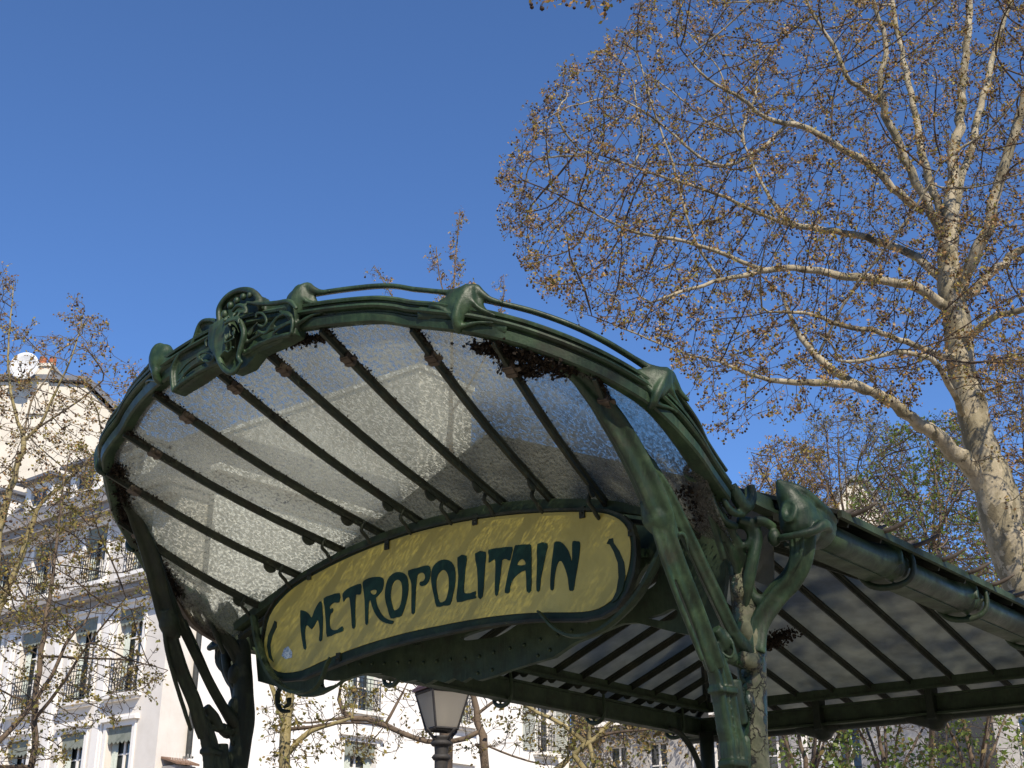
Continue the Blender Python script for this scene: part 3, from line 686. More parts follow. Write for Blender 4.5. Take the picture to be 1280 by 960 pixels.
for k in allk:
    p, t, up, out = frame_at(k); sgn = 1 if p.x > 0 else -1; tt = t * sgn   # tt points away from the crest
    KS = .70; L = lambda a, b, c=0.: p + tt * a * KS + up * (b * KS + .018 * max(0, min(1, b / .1))) + out * c * .9
    bm = bmesh.new()
    # saddle body: both rails swell into it from either side
    el_ = [((.62 if math.cos(t_) < 0 else .46) * math.cos(t_), math.sin(t_)) for t_ in [2 * math.pi * j / 18 for j in range(18)]]
    sweep(bm, [L(-.26, -.004, .0), L(-.17, .008, .004), L(-.10, .030, .010), L(-.045, .048, .016), L(-.008, .052, .020), L(.018, .052, .018), L(.045, .048, .012), L(.085, .030, .008), L(.16, .006, .004), L(.26, -.006, .0)],
          [.026, .034, .052, .078, .096, .084, .056, .042, .030, .024], el_, n=4, up=up)
    # rounded ridge over the middle, drawn up into a bud-like horn
    sweep(bm, [L(.012, -.082, .016), L(-.002, -.055, .050), L(-.014, -.01, .060), L(-.016, .045, .056), L(-.008, .10, .044), L(.010, .145, .026), L(.034, .166, .008), L(.050, .158, -.004)], [.011, .017, .019, .018, .018, .018, .015, .008], n=5, seg=12, up=t)
    sweep(bm, [L(.034, .160, .006), L(.075, .132, .008), L(.13, .113, .003), L(.2, .110, .0)], [.020, .018, .013, .008], n=4, seg=10, up=t)
    if k not in (KN[0], NR - 1 - KN[0]): sweep(bm, [L(-.005, .13, .02), L(-.06, .122, .010), L(-.12, .113, .003), L(-.2, .110, .0)], [.022, .018, .013, .008], n=4, seg=10, up=t)
    sweep(bm, [L(.018, .11, .040), L(.050, .075, .044), L(.10, .052, .036), L(.19, .040, .020)], [.009, .010, .009, .005], n=4, seg=8, up=t)
    sweep(bm, [L(.004, -.06, .045), L(.05, -.040, .045), L(.11, -.012, .040), L(.19, .004, .030)], [.010, .010, .008, .005], n=4, seg=8, up=t)
    sweep(bm, [L(-.02, -.02, .050), L(-.07, .004, .042), L(-.13, .026, .034), L(-.20, .036, .022)], [.011, .009, .008, .005], n=4, seg=8, up=t)
    cast('knuckle', bm, M['iron'], ent, .006, 2, .5)

# crest: cartouche with shield between scrolled wings, traced on the front of the rim
def C3(x, y, d=0.): return P(x, y, u=-1.52 - d)
bm = bmesh.new()
th = V((0, .07, 0))
plate = [(217, 492), (214, 462), (222, 444), (236, 433), (248, 418), (252, 404), (262, 401), (274, 404), (274, 385), (283, 371), (297, 363), (312, 363), (323, 370), (327, 382), (338, 379), (352, 377), (368, 376), (372, 392), (368, 418), (350, 428), (322, 440), (308, 458), (290, 466), (280, 456), (262, 462), (240, 478)]
prism(bm, [C3(*q) for q in plate], V((0, .06, 0)))
def ribbon(pts, r, d=.01, n=5, seg=8):
    r = [q * .85 for q in r] if isinstance(r, list) else r * .85
    sweep(bm, [C3(x, y, dd if dd is not None else d) for x, y, *dd_ in pts for dd in [dd_[0] if dd_ else None]], r, n=n, seg=seg, up=V((0, 1, 0)))
# raised outer lips
ribbon([(217, 490), (215, 464), (224, 444), (240, 430), (250, 405), (262, 400), (276, 405)], .012, .012)
ribbon([(274, 404), (274, 386), (284, 371), (299, 363), (314, 364), (324, 374), (326, 388)], [.014, .016, .016, .016, .018, .02, .016], .02)
ribbon([(308, 378), (325, 380), (345, 379), (362, 377), (371, 386)], [.008, .012, .014, .014, .01], .04)
# long band along the bottom with double lip
ribbon([(218, 486), (240, 470), (262, 458), (282, 450)], [.012, .012, .013, .014], .02)
ribbon([(221, 478), (240, 461), (262, 449), (274, 444)], .008, .022)
ribbon([(304, 443), (325, 430), (345, 422), (364, 418)], .014, .02)
ribbon([(301, 434), (322, 420), (345, 410), (364, 402)], .009, .03)
ribbon([(364, 418), (366, 402), (362, 392), (350, 390)], .010, .03)
# scrolls left and right of the shield
ribbon([(252, 450), (247, 446), (253, 441), (262, 441), (268, 446), (262, 452), (254, 451)], .008, .035)
ribbon([(258, 434), (257, 426), (262, 423), (268, 425), (270, 432)], .008, .035)
ribbon([(224, 476), (236, 462), (250, 452)], [.004, .010, .008], .03); ribbon([(222, 470), (232, 456), (246, 446)], [.004, .008, .006], .028)
ribbon([(320, 398), (321, 392), (328, 392), (333, 400), (330, 408), (322, 406)], .008, .045)
ribbon([(333, 412), (340, 406), (346, 398), (355, 393), (364, 396)], [.006, .011, .010, .009, .006], .04)
ribbon([(322, 413), (331, 417), (338, 411)], .008, .04); ribbon([(340, 417), (350, 410), (362, 404)], [.004, .009, .006], .035)
for i in range(5):      # fluted fan right of the shield
    ribbon([(300, 434 - i * 1), (306 + i * 1.5, 424 - i * 1.2), (312 + i * 2.5, 412 - i * 2.5)], [.010, .010, .004], .02)
# shield body and its frame straps
prism(bm, [C3(*q) for q in [(275, 412), (299, 400), (303, 420), (297, 442), (284, 456), (273, 436)]], V((0, -.06, 0)))
ribbon([(281, 402), (273, 414), (271, 432), (274, 449), (282, 463), (292, 466), (301, 454)], [.014, .017, .019, .017, .015, .013, .009], .05)
ribbon([(300, 400), (305, 416), (301, 434), (298, 447), (303, 453)], [.014, .016, .015, .012, .009], .05)
ribbon([(280, 406), (286, 402), (295, 400), (299, 404)], .008, .08); ribbon([(282, 402), (288, 398), (297, 396), (300, 400)], .006, .075)
for x, y in ((281, 401), (286, 397), (292, 395), (298, 395)): sweep(bm, [C3(x, y, .07), C3(x - 1, y - 4, .07)], [.007, .004], n=1, seg=6, up=V((0, 1, 0)))
for x, y in ((281, 417), (287, 413), (293, 411)): ribbon([(x, y), (x - 1, y + 9)], .005, .075)
ribbon([(279, 429), (285, 427), (293, 422)], .006, .075); ribbon([(278, 441), (282, 438), (286, 440), (290, 434), (293, 435)], .0055, .08)
for x, y in ((282, 424), (287, 421), (292, 417)): ball(bm, C3(x, y, .07), .011, sub=1)
ribbon([(290, 390), (298, 382), (306, 384), (309, 392)], [.010, .012, .012, .008], .05); ribbon([(292, 396), (298, 389), (306, 392)], [.008, .009, .006], .06)
crest = cast('crest', bm, M['iron'], ent, .0055, 2, .4)
for x, y, r in ((281, 393, .020), (288, 382, .018), (296, 376, .017), (304, 371, .016), (312, 369, .014)):
    bm = bmesh.new(); ball(bm, C3(x, y, .035), r, (.8, .8, 1)); obj('pearl', bm, M['iron'], crest, True)

# glazing bars of the fan: (across at the arch, across at the rim)
FB = [(.132, .164), (.40, .545), (.68, .93), (.99, 1.235), (1.28, 1.505)]
bars = sorted([(-a, -b) for a, b in FB] + FB)
def fan_pt(a, rp, t):
    q = arch(a); p = q.lerp(rp, t); p = p + V((0, 0, -.028 * math.sin(math.pi * t))); return p
EXT = 1.0
for a, b in bars:
    bm = bmesh.new(); rp = rim_at_w(b) + V((0, 0, -.035))
    pts = [fan_pt(a, rp, t / 6) + V((0, 0, -.028)) for t in range(7)]
    sweep(bm, pts, 1, [(-.006, .022), (-.0145, .018), (-.0145, .011), (-.0075, .004), (-.0075, -.016), (.0075, -.016), (.0075, .004), (.0145, .011), (.0145, .018), (.006, .022)], n=1, up=V((0, 0, 1)))
    gb = obj('glazing_bar', bm, M['bar'], ent)
    p = fan_pt(a, rp, .87); q = fan_pt(a, rp, .93); d = (q - p).normalized(); s_v = d.cross(V((0, 0, 1))).normalized(); n_v = s_v.cross(d)
    bm = bmesh.new(); Mx = Matrix((s_v, d, n_v)).transposed().to_4x4(); Mx.translation = p + V((0, 0, -.035))
    box(bm, (-.020, -.030, -.012), (.020, .030, .016), Mx); box(bm, (-.0225, -.022, -.015), (.0225, -.008, .0165), Mx); box(bm, (-.0225, .008, -.015), (.0225, .022, .0165), Mx); box(bm, (-.042, -.012, -.002), (-.0205, .010, .008), Mx)
    bmesh.ops.recalc_face_normals(bm, faces=bm.faces)
    bmesh.ops.bevel(bm, geom=bm.edges[:], offset=.004, segments=1)
    obj('clip', bm, M['rust'], gb)
    # round tab and S hook at the foot
    bm = bmesh.new(); c = fan_pt(a, rp, .17) + V((0, 0, -.045)); k = 10
    prism(bm, [c + d * .038 * math.cos(math.pi * j / k) - n_v * .032 * math.sin(math.pi * j / k) - s_v * .004 for j in range(k + 1)], s_v * .008); bmesh.ops.recalc_face_normals(bm, faces=bm.faces)
    obj('tab', bm, M['bar'], gb)
    bm = bmesh.new(); f0 = arch(a)
    sweep(bm, [f0 + V((0, -.13, -.0)) + V((0, 0, .012)), f0 + V((0, -.15, -.035)), f0 + V((0, -.115, -.06)), f0 + V((0, -.09, -.085)), f0 + V((0, -.055, -.10)), f0 + V((0, -.03, -.085))], .0095, n=3, seg=6, up=V((1, 0, 0)))
    obj('hook', bm, M['bar'], gb, True)

# fan panes, each its own sheet of glass
edges = [(-1.60, None)] + bars + [(1.60, None)]
def rim_idx(b, sgn):
    if b is None: return NR - 12 if sgn > 0 else 11
    if abs(b) > 1.5: i = KN[2] - 13; return i if b > 0 else NR - 1 - i
    return rim_index_w(abs(b)) if b > 0 else NR - 1 - rim_index_w(abs(b))
for (a0, b0_), (a1, b1_) in zip(edges, edges[1:]):
    i0, i1 = rim_idx(b0_, -1), rim_idx(b1_, 1)
    nx, ny = 8, 6; g = []
    for ix in range(nx + 1):
        t = ix / nx; fi = i0 + (i1 - i0) * t; k = min(int(fi), NR - 2); rp = RIMP[k].lerp(RIMP[k + 1], fi - k) + V((0, 0, -.03)); a = a0 + (a1 - a0) * t
        g.append([fan_pt(a, rp, -.05 + iy / ny * 1.05) + V((0, 0, -.002)) for iy in range(ny + 1)])
    bm = bmesh.new(); top = [[bm.verts.new(p + V((0, 0, .004))) for p in r_] for r_ in g]; bot = [[bm.verts.new(p - V((0, 0, .003))) for p in r_] for r_ in g]
    for ix in range(nx):
        for iy in range(ny):
            bm.faces.new((top[ix][iy], top[ix + 1][iy], top[ix + 1][iy + 1], top[ix][iy + 1])); bm.faces.new((bot[ix][iy], bot[ix][iy + 1], bot[ix + 1][iy + 1], bot[ix + 1][iy]))
    bmesh.ops.recalc_face_normals(bm, faces=bm.faces)
    obj('glass_pane', bm, M['glass'], ent, True)

for s_ in (-1,):
    bm = bmesh.new(); ie = NR - 12 if s_ > 0 else 11
    q0 = RIMP[ie] + V((0, 0, -.035)); q1 = arch(1.6 * s_) + V((0, 0, -.01))
    for i_ in (8, 0): pass
    sweep(bm, [RIMP[ie + 6 * s_ * -1] + V((0, 0, -.03)), q0, q0.lerp(q1, .5) + V((.03 * s_, 0, -.02)), q1 + V((0, .05, 0))], 1, [(-.02, -.018), (.02, -.018), (.024, .0), (.02, .016), (-.02, .016)], n=4, up=V((0, 0, 1)))
    bmesh.ops.recalc_face_normals(bm, faces=bm.faces); obj('edge_strip', bm, M['rust'], ent)
# moss and dead leaves caught along the rim and the bars
def clump(name, pts, n, spread, size, parent, mat, ball_r=.02, nb=0):
    cs = []
    pp, rr = catmull(pts, [0] * len(pts), 6)
    for _ in range(int(n * 1.5)):
        k = rng.uniform(0, len(pp) - 1.001); i = int(k); p = pp[i].lerp(pp[i + 1], k - i)
        cs.append((p.x + rng.normal(0, spread), p.y + rng.normal(0, spread), p.z + rng.normal(0, spread * .25)))
    v, f = leaf_cloud(cs, size * .8, 1, 0, aspect=1.3)
    o = obj(name, arr_mesh(name, v, f), mat, parent); tag(o, kind='stuff')
    return o
def rimseg(w0, w1, ins, s=1):
    pts = []
    for k in range(6):
        ww = w0 + (w1 - w0) * k / 5; r_ = rim_at_w(ww * s if s < 0 else ww); c = arch(ww * .8 * (1 if s > 0 else s)); pts.append(r_.lerp(c, ins) + V((0, 0, -.045)))
    return pts
clump('leaf_litter', rimseg(1.16, 1.44, .07), 1500, .028, .022, ent, M['moss'])
clump('leaf_litter', rimseg(1.2, 1.3, .16), 500, .02, .02, ent, M['moss'])
clump('leaf_litter', rimseg(-.1, .5, .05), 1100, .018, .020, ent, M['moss'])
clump('leaf_litter', rimseg(1.16, 1.5, .06, -1), 900, .02, .02, ent, M['moss'])
L3i = NR - 1 - KN[2]
clump('leaf_litter', [RIMP[L3i + 14].lerp(arch(-1.3), .05) + V((0, 0, -.04)), RIMP[L3i + 4].lerp(arch(-1.4), .16) + V((0, 0, -.045)), RIMP[L3i - 4].lerp(arch(-1.45), .28) + V((0, 0, -.04)), RIMP[L3i - 14].lerp(arch(-1.5), .2) + V((0, 0, -.035))], 1500, .022, .02, ent, M['moss'])
for a, b in bars:
    rp = rim_at_w(b) + V((0, 0, -.035))
    if abs(a) < 2: clump('leaf_litter', [fan_pt(a, rp, t) + V((.012, .0, -.016)) for t in (.99, .93, .8 - .2 * rng.random())], 170, .009, .014, ent, M['moss'])
    clump('leaf_litter', [fan_pt(a, rp, t) + V((.014, 0, -.012)) for t in (.99, .6, .2)], 90, .005, .011, ent, M['moss'])
clump('leaf_litter', [RIMP[NR - 10] + V((-.1, .05, -.05)), RIMP[NR - 3] + V((-.14, .15, -.08)), V((1.2, .0, 3.2))], 1400, .035, .022, ent, M['moss'])

# arched flat rail over the sign, and the dark tube under it
bm = bmesh.new()
pts = [P(x, y, u=-.12) for x, y in ((300, 784), (336, 757), (382, 724), (430, 697), (480, 675), (525, 660), (575, 647), (625, 637), (687, 632), (740, 632), (790, 636), (832, 643), (870, 654))]
sweep(bm, pts, 1, [(-.05, -.020), (.045, -.026), (.045, .018), (.038, .022), (-.05, .004)], n=3, up=V((0, 0, 1)))
bmesh.ops.recalc_face_normals(bm, faces=bm.faces); obj('arch_rail', bm, M['beam'], ent)
bm = bmesh.new(); sweep(bm, [p + V((0, .02, -.052)) for p in pts], 1, [(-.012, -.012), (.03, -.012), (.03, .006), (-.012, .006)], n=3, up=V((0, 0, 1)))
bmesh.ops.recalc_face_normals(bm, faces=bm.faces); obj('arch_flange', bm, M['bar'], ent)

# perforated riveted girder behind the sign
def T(x, y): return P(x, y, u=.06)
outer = [(318, 770), (340, 752), (382, 722), (430, 697), (480, 675), (530, 660), (575, 648), (625, 638), (690, 634), (790, 638), (850, 648), (905, 662), (912, 700), (905, 760), (897, 800), (878, 796), (850, 792), (818, 784), (798, 779), (780, 780), (762, 787), (744, 795), (722, 803), (708, 812), (694, 822), (676, 827), (660, 832), (640, 838), (618, 846), (600, 851), (590, 847), (580, 853), (570, 848), (558, 854), (546, 850), (534, 856), (522, 850), (508, 853), (495, 847), (478, 842), (460, 842), (444, 846), (430, 851), (415, 861), (402, 868), (390, 871), (378, 871), (364, 866), (346, 858), (325, 852)]
holes_t = [[(403, 848), (408, 850), (418, 851), (428, 850), (425, 855), (415, 858), (408, 860), (403, 857)],
           [(812, 706), (820, 708), (825, 716), (823, 728), (815, 736), (803, 740), (790, 739), (796, 730), (802, 718)],
           [(812, 773), (828, 768), (840, 762), (848, 763), (849, 769), (844, 775), (832, 777), (820, 775)],
           [(578, 797), (606, 787), (650, 778), (648, 782), (625, 796), (604, 799), (585, 801)],
           [(505, 803), (512, 800), (524, 801), (530, 805), (516, 807)]]
def poly_with_holes(name, outer, holes, to3, thick, mat, parent):
    cu = bpy.data.curves.new(name, 'CURVE'); cu.dimensions = '2D'; cu.fill_mode = 'BOTH'; cu.extrude = thick / 2
    for ring in [outer] + holes:
        sp = cu.splines.new('POLY'); sp.points.add(len(ring) - 1); sp.use_cyclic_u = True
        for i, q in enumerate(ring):
            v = to3(*q); sp.points[i].co = (v.x, v.z, 0, 1)
    t = bpy.data.objects.new('t', cu); COL.objects.link(t); dg = bpy.context.evaluated_depsgraph_get(); dg.update()
    me = bpy.data.meshes.new_from_object(t.evaluated_get(dg)); bpy.data.objects.remove(t); bpy.data.curves.remove(cu)
    y0 = to3(*outer[0]).y; me.transform(Matrix(((1, 0, 0, 0), (0, 0, -1, y0), (0, 1, 0, 0), (0, 0, 0, 1)))); me.name = name
    return obj(name, me, mat, parent)
def smooth_ring(r_, n=3):
    out = []; m = len(r_)
    for i in range(m):
        a, b, c, d = (V((*r_[(i + k) % m], 0)) for k in (-1, 0, 1, 2))
        for k in range(n):
            t = k / n; p = .5 * (2 * b + (c - a) * t + (2 * a - 5 * b + 4 * c - d) * t * t + (3 * b - a - 3 * c + d) * t ** 3); out.append((p.x, p.y))
    return out
gird = poly_with_holes('girder', outer, [smooth_ring(h) for h in holes_t], T, .03, M['beam'], ent)
rv = [(437, 831), (453, 830), (468, 830), (483, 830), (500, 829), (515, 828), (532, 829), (549, 827), (566, 825), (584, 824), (602, 821), (620, 816), (640, 811), (658, 807), (678, 800), (700, 795), (717, 789), (737, 779), (757, 772), (600, 842), (618, 838), (675, 820), (690, 813)]
bm = bmesh.new(); ball(bm, V((0, 0, 0)), .0095, (1, .8, 1), sub=1); rme = obj('rivet', bm, M['beam'], gird, True); rme.location = T(*rv[0]) + V((0, -.018, 0))
for x, y in rv[1:]:
    c = rme.copy(); COL.objects.link(c); c.parent = gird; c.location = T(x, y) + V((0, -.018, 0))
bm = bmesh.new(); prism(bm, [T(*q) + V((0, -.02, 0)) for q in ((775, 684), (815, 688), (814, 698), (776, 700))], V((0, -.02, 0))); bmesh.ops.recalc_face_normals(bm, faces=bm.faces); obj('bracket_plate', bm, M['iron'], ent)
# scroll hooks hanging under the girder by the left post
bm = bmesh.new()
sweep(bm, [T(372, 853), T(362, 852), T(349, 862), T(347, 878), (T(352, 888)), T(362, 889)], [.012, .012, .014, .014, .012, .008], n=4, seg=8, up=V((0, 1, 0)))
sweep(bm, [T(361, 873), T(361, 880), T(355, 884)], [.014, .012, .008], n=3, seg=8, up=V((0, 1, 0)))
obj('scroll', bm, M['iron_shade'], ent, True)

# ---- everything that comes once on each side
LOBE = [((1 + .26 * math.cos(4 * a)) * math.cos(a), (1 + .26 * math.cos(4 * a)) * math.sin(a)) for a in [2 * math.pi * i / 20 for i in range(20)]]
FLUT = [(-1, -.5), (-1, .5), (-.8, .75), (-.45, .75), (-.35, .55), (-.1, .55), (0, .8), (.1, .55), (.35, .55), (.45, .75), (.8, .75), (1, .5), (1, -.5)]
for s in (1, -1):
    X = V((1, 0, 0)); Yv = V((0, 1, 0)); Zv = V((0, 0, 1))
    def Q(x, y, ww): return mir(P(x, y, w=ww), s)
    # forked arm carrying the fan
    IR = M['iron'] if s > 0 else M['iron_shade']  # left castings get the copy with shade in its colour
    fdir = V((.48 * s, -.87, 0)); fx = V((.87 * s, .48, 0))          # a face turned to the street, and its level axis
    bm = bmesh.new()
    tip = Q(684, 452, 1.36)
    sweep(bm, [tip, Q(697, 453, 1.38), Q(718, 467, 1.41), Q(742, 492, 1.44), Q(770, 532, 1.47), Q(796, 578, 1.50), Q(818, 626, 1.52), Q(836, 672, 1.53)],
          [.010, .026, .030, .040, .048, .050, .052, .040], LOBE, n=4, up=X * s)
    sweep(bm, [Q(690, 445, 1.36), Q(712, 452, 1.40), Q(745, 478, 1.44), Q(790, 545, 1.50), Q(822, 595, 1.53), Q(840, 640, 1.54)], [.008, .018, .016, .016, .018, .016], n=4, seg=8, up=X)
    # outer strand, running on into the leaning pilaster
    sweep(bm, [Q(818, 620, 1.52), Q(830, 660, 1.53), Q(844, 700, 1.535), Q(858, 736, 1.54), Q(874, 778, 1.54), Q(886, 812, 1.545), Q(894, 836, 1.545)], [.030, .036, .036, .036, .036, .038, .036], LOBE, n=4, up=X * s)
    sweep(bm, [Q(812, 640, 1.51), Q(826, 690, 1.52), Q(846, 745, 1.53), Q(866, 795, 1.54), Q(878, 826, 1.545)], [.010, .012, .012, .012, .010], n=4, seg=8, up=X)
    # inner strand
    sweep(bm, [Q(812, 575, 1.52), Q(838, 625, 1.545), Q(858, 668, 1.55), Q(880, 716, 1.555), Q(900, 758, 1.56), Q(915, 790, 1.56)], [.016, .026, .026, .025, .026, .026], LOBE, n=4, up=X * s)
    sweep(bm, [Q(852, 640, 1.55), Q(880, 700, 1.56), Q(905, 755, 1.57), Q(925, 800, 1.57), Q(942, 828, 1.57)], [.010, .012, .014, .016, .014], n=4, seg=8, up=X)
    # joint collar with its two little scrolls
    sweep(bm, [Q(810, 625, 1.50), Q(820, 648, 1.51), Q(830, 668, 1.52)], [.036, .056, .034], n=3, seg=14, up=X)
    sweep(bm, [Q(826, 668, 1.52), Q(830, 656, 1.525), Q(836, 650, 1.53), Q(842, 654, 1.54), Q(846, 668, 1.545)], [.006, .009, .010, .010, .005], n=3, seg=8, up=X)
    sweep(bm, [Q(842, 682, 1.55), Q(846, 670, 1.56), Q(852, 667, 1.565), Q(857, 673, 1.57), Q(860, 690, 1.57)], [.006, .009, .010, .009, .005], n=3, seg=8, up=X)
    # hollow cup between the strands, with its rim
    cc = Q(906, 806, 1.555)
    sweep(bm, [Q(894, 786, 1.555), Q(906, 806, 1.56), Q(916, 826, 1.56)], [.022, .034, .026], n=3, seg=12, up=X)
    el = [cc + fdir * .040 + fx * (.030 * math.cos(t)) + Zv * (.058 * math.sin(t)) + fx * (-.018 * math.sin(t)) for t in [2 * math.pi * j / 16 for j in range(17)]]
    sweep(bm, el, .0075, n=1, seg=6, up=fdir)
    sweep(bm, [Q(886, 815, 1.55), Q(890, 806, 1.55), Q(896, 806, 1.555), Q(899, 814, 1.555), Q(893, 818, 1.55)], [.006, .008, .009, .009, .006], n=3, seg=8, up=X)
    # diagonal lip falling towards the shaft, with its drip
    sweep(bm, [Q(893, 818, 1.55), Q(908, 825, 1.555), Q(926, 831, 1.56), Q(946, 836, 1.57)], [.010, .013, .016, .016], n=3, seg=8, up=X)
    sweep(bm, [Q(940, 832, 1.56), Q(936, 846, 1.56), Q(930, 852, 1.555), Q(926, 846, 1.55), Q(924, 838, 1.55)], [.022, .018, .012, .009, .006], n=3, seg=8, up=X)
    sweep(bm, [Q(915, 790, 1.56), Q(930, 812, 1.565), Q(943, 830, 1.57)], [.028, .038, .036], n=3, seg=12, up=X)
    cast('arm', bm, IR, ent, .0058, 1, .5)
    # fluted pilaster leaning to the shaft
    pb = Q(918, 962, 1.545); pl_ = [V((pb.x, pb.y + .03, 0)), V((pb.x, pb.y + .02, 1.2)), pb, Q(911, 912, 1.545), Q(903, 862, 1.545), Q(894, 828, 1.545), Q(888, 812, 1.545)]
    bm = bmesh.new()
    sweep(bm, pl_, [.050, .050, .048, .046, .045, .040, .028], [(b, a) for a, b in FLUT], n=3, up=V((-.25 * s, -1, 0)).normalized())
    for q in (Q(903, 864, 1.545), Q(916, 955, 1.545), V((pb.x, pb.y + .02, 1.5)), V((pb.x, pb.y + .03, .25))): sweep(bm, [q - Zv * .011, q + Zv * .011], .052, [(b, a) for a, b in [(-1, -.6), (-1, .6), (-.8, .85), (.8, .85), (1, .6), (1, -.6)]], n=1, up=V((-.25 * s, -1, 0)).normalized())
    sweep(bm, [V((1.555 * s, -.06, 0)), V((1.555 * s, -.06, 2.0)), Q(931, 925, 1.55)], [.03, .03, .03], n=2, seg=10, up=X)
    sweep(bm, [Q(926, 905, 1.55), Q(920, 880, 1.55), Q(917, 850, 1.55)], [.034, .036, .03], n=2, seg=10, up=X)
    sl = Q(927, 945, 1.55) + fdir * .03
    sweep(bm, [sl + fx * (.020 * math.cos(t)) + Zv * (.045 * math.sin(t)) for t in [math.pi * j / 10 for j in range(-2, 13)]], .009, n=1, seg=6, up=fdir)
    cast('pilaster', bm, IR, ent, .0058, 1, .4)
    # main shaft
    bm = bmesh.new()
    g0 = Q(943, 962, 1.56)
    sweep(bm, [V((g0.x, g0.y, 0)), V((g0.x, g0.y, .3)), V((g0.x, g0.y, 1.2)), g0, Q(941, 900, 1.56), Q(940, 850, 1.56), Q(938, 810, 1.56), Q(932, 760, 1.56), Q(926, 715, 1.56), Q(922, 690, 1.56), Q(920, 676, 1.56)],
          [.10, .075, .068, .060, .058, .058, .064, .056, .050, .050, .046], n=4, seg=18, up=X)
    sweep(bm, [Q(925, 822, 1.58), Q(940, 828, 1.60), Q(950, 824, 1.62)], [.03, .038, .028], n=2, seg=10, up=X)
    for (x, y, r_) in ((930, 790, .036), (924, 735, .036), (934, 880, .034), (943, 905, .034)): ball(bm, Q(x, y, 1.56) + fdir * .026, r_, (1, .8, 1.5))
    cast('post', bm, M['flaking'] if s > 0 else M['iron_shade'], ent, .0058, 2, .5)
    # stem rising to the end of the rim, with its hollow and the tulip cups
    bm = bmesh.new()
    sweep(bm, [Q(934, 745, 1.57), Q(926, 712, 1.57), Q(916, 682, 1.575), Q(902, 655, 1.58), Q(889, 625, 1.59), Q(874, 592, 1.60)], [.020, .036, .040, .030, .026, .030], LOBE, n=4, up=X)
    sweep(bm, [Q(905, 700, 1.56), Q(892, 655, 1.57), Q(880, 615, 1.58)], [.014, .015, .012], n=4, seg=8, up=X)
    hc = Q(925, 672, 1.60) + fdir * .02
    sweep(bm, [hc + fx * (.040 * math.cos(t)) + Zv * (.044 * math.sin(t)) for t in [2 * math.pi * j / 16 for j in range(17)]], .013, n=1, seg=8, up=fdir)
    c1_ = Q(870, 592, 1.60) + fdir * .025; c2_ = Q(886, 602, 1.62) + fdir * .02
    for c_, ra, rb_ in ((c1_, .042, .034), (c2_, .030, .030)):
        sweep(bm, [c_ + fx * (ra * math.cos(t)) + Zv * (rb_ * math.sin(t)) for t in [2 * math.pi * j / 14 for j in range(15)]], .011, n=1, seg=8, up=fdir)
        ball(bm, c_ - fdir * .012 - Zv * .008, .026, (1, 1, .8))
    sweep(bm, [Q(886, 612, 1.62), Q(893, 632, 1.62), Q(905, 650, 1.62), Q(920, 658, 1.62)], [.020, .014, .014, .016], n=4, seg=8, up=X)
    sweep(bm, [Q(902, 604, 1.64), Q(905, 626, 1.65), Q(916, 640, 1.66), Q(930, 643, 1.67)], [.016, .014, .016, .014], n=4, seg=8, up=X)
    sweep(bm, [Q(914, 606, 1.66), Q(922, 622, 1.67), Q(932, 634, 1.68), Q(940, 622, 1.68), Q(938, 606, 1.68)], [.022, .030, .028, .022, .018], n=3, seg=8, up=X)
    sweep(bm, [Q(922, 650, 1.62), Q(938, 655, 1.65), Q(945, 672, 1.66), Q(942, 695, 1.65), Q(936, 725, 1.62), Q(932, 760, 1.58)], [.018, .026, .028, .026, .026, .012], n=4, seg=10, up=X)
    ball(bm, Q(968, 672, 1.72), .030, (1, 1, 1.3)); sweep(bm, [Q(968, 660, 1.72), Q(955, 652, 1.70), Q(944, 650, 1.68)], [.018, .020, .018], n=3, seg=8, up=X)
    cast('stem', bm, IR, ent, .0058, 2, .5)
    # curved arm to the head of the gutter
    bm = bmesh.new()
    sweep(bm, [V((1.575 * s, .0, 2.60)), V((1.60 * s, .02, 2.72)), V((1.68 * s, .05, 2.83)), V((1.745 * s, .06, 2.885)), V((1.795 * s, .06, 2.96)), V((1.81 * s, .06, 3.05)), V((1.81 * s, .07, 3.10))], [.05, .045, .044, .043, .044, .050, .055], LOBE, n=4, up=Yv)
    sweep(bm, [V((1.58 * s, -.03, 2.88)), V((1.61 * s, .0, 2.81)), V((1.68 * s, .03, 2.81))], [.03, .028, .02], n=3, seg=10, up=Yv)
    for j in (-1, 0, 1): sweep(bm, [V((1.765 * s + .012 * j * s, .01, 2.90)), V((1.80 * s + .022 * j * s, .008, 2.96)), V((1.81 * s + .026 * j * s, .01, 3.04))], [.004, .008, .007], n=3, seg=6, up=Yv)
    cast('gutter_arm', bm, M['iron'] if s > 0 else M['iron_shade'], ent, .0065, 3, .5)
    bm = bmesh.new()
    hw = 1.80 * s
    tipv = V((hw - .055 * s, .0, 3.285))
    sweep(bm, [V((hw, .075, 3.035)), V((hw, .07, 3.09)), V((hw - .005 * s, .06, 3.15)), V((hw - .025 * s, .035, 3.22)), tipv], [.064, .084, .080, .052, .010], n=5, seg=16, up=Yv)
    sweep(bm, [tipv, V((hw + .03 * s, .06, 3.235)), V((hw + .07 * s, .16, 3.17)), V((hw + .075 * s, .24, 3.14))], [.012, .022, .022, .014], n=4, seg=8, up=Zv)
    sweep(bm, [V((hw, .07, 3.12)), V((hw, .16, 3.12)), V((hw, .24, 3.11))], [.07, .088, .080], n=3, seg=14, up=Zv)
    hd = V((.12 * s, -.99, .05)); hx = V((.99 * s, .12, 0)); hcn = V((hw - .012 * s, .065, 3.135)) + hd * .083
    for rk in (1, .62): sweep(bm, [hcn + hx * (.030 * rk * math.cos(a)) + Zv * (.044 * rk * math.sin(a)) + V((0, .22, 0)) * (.044 * math.sin(a)) for a in [2 * math.pi * j / 16 for j in range(17)]], .0075, n=1, seg=6, up=hd)
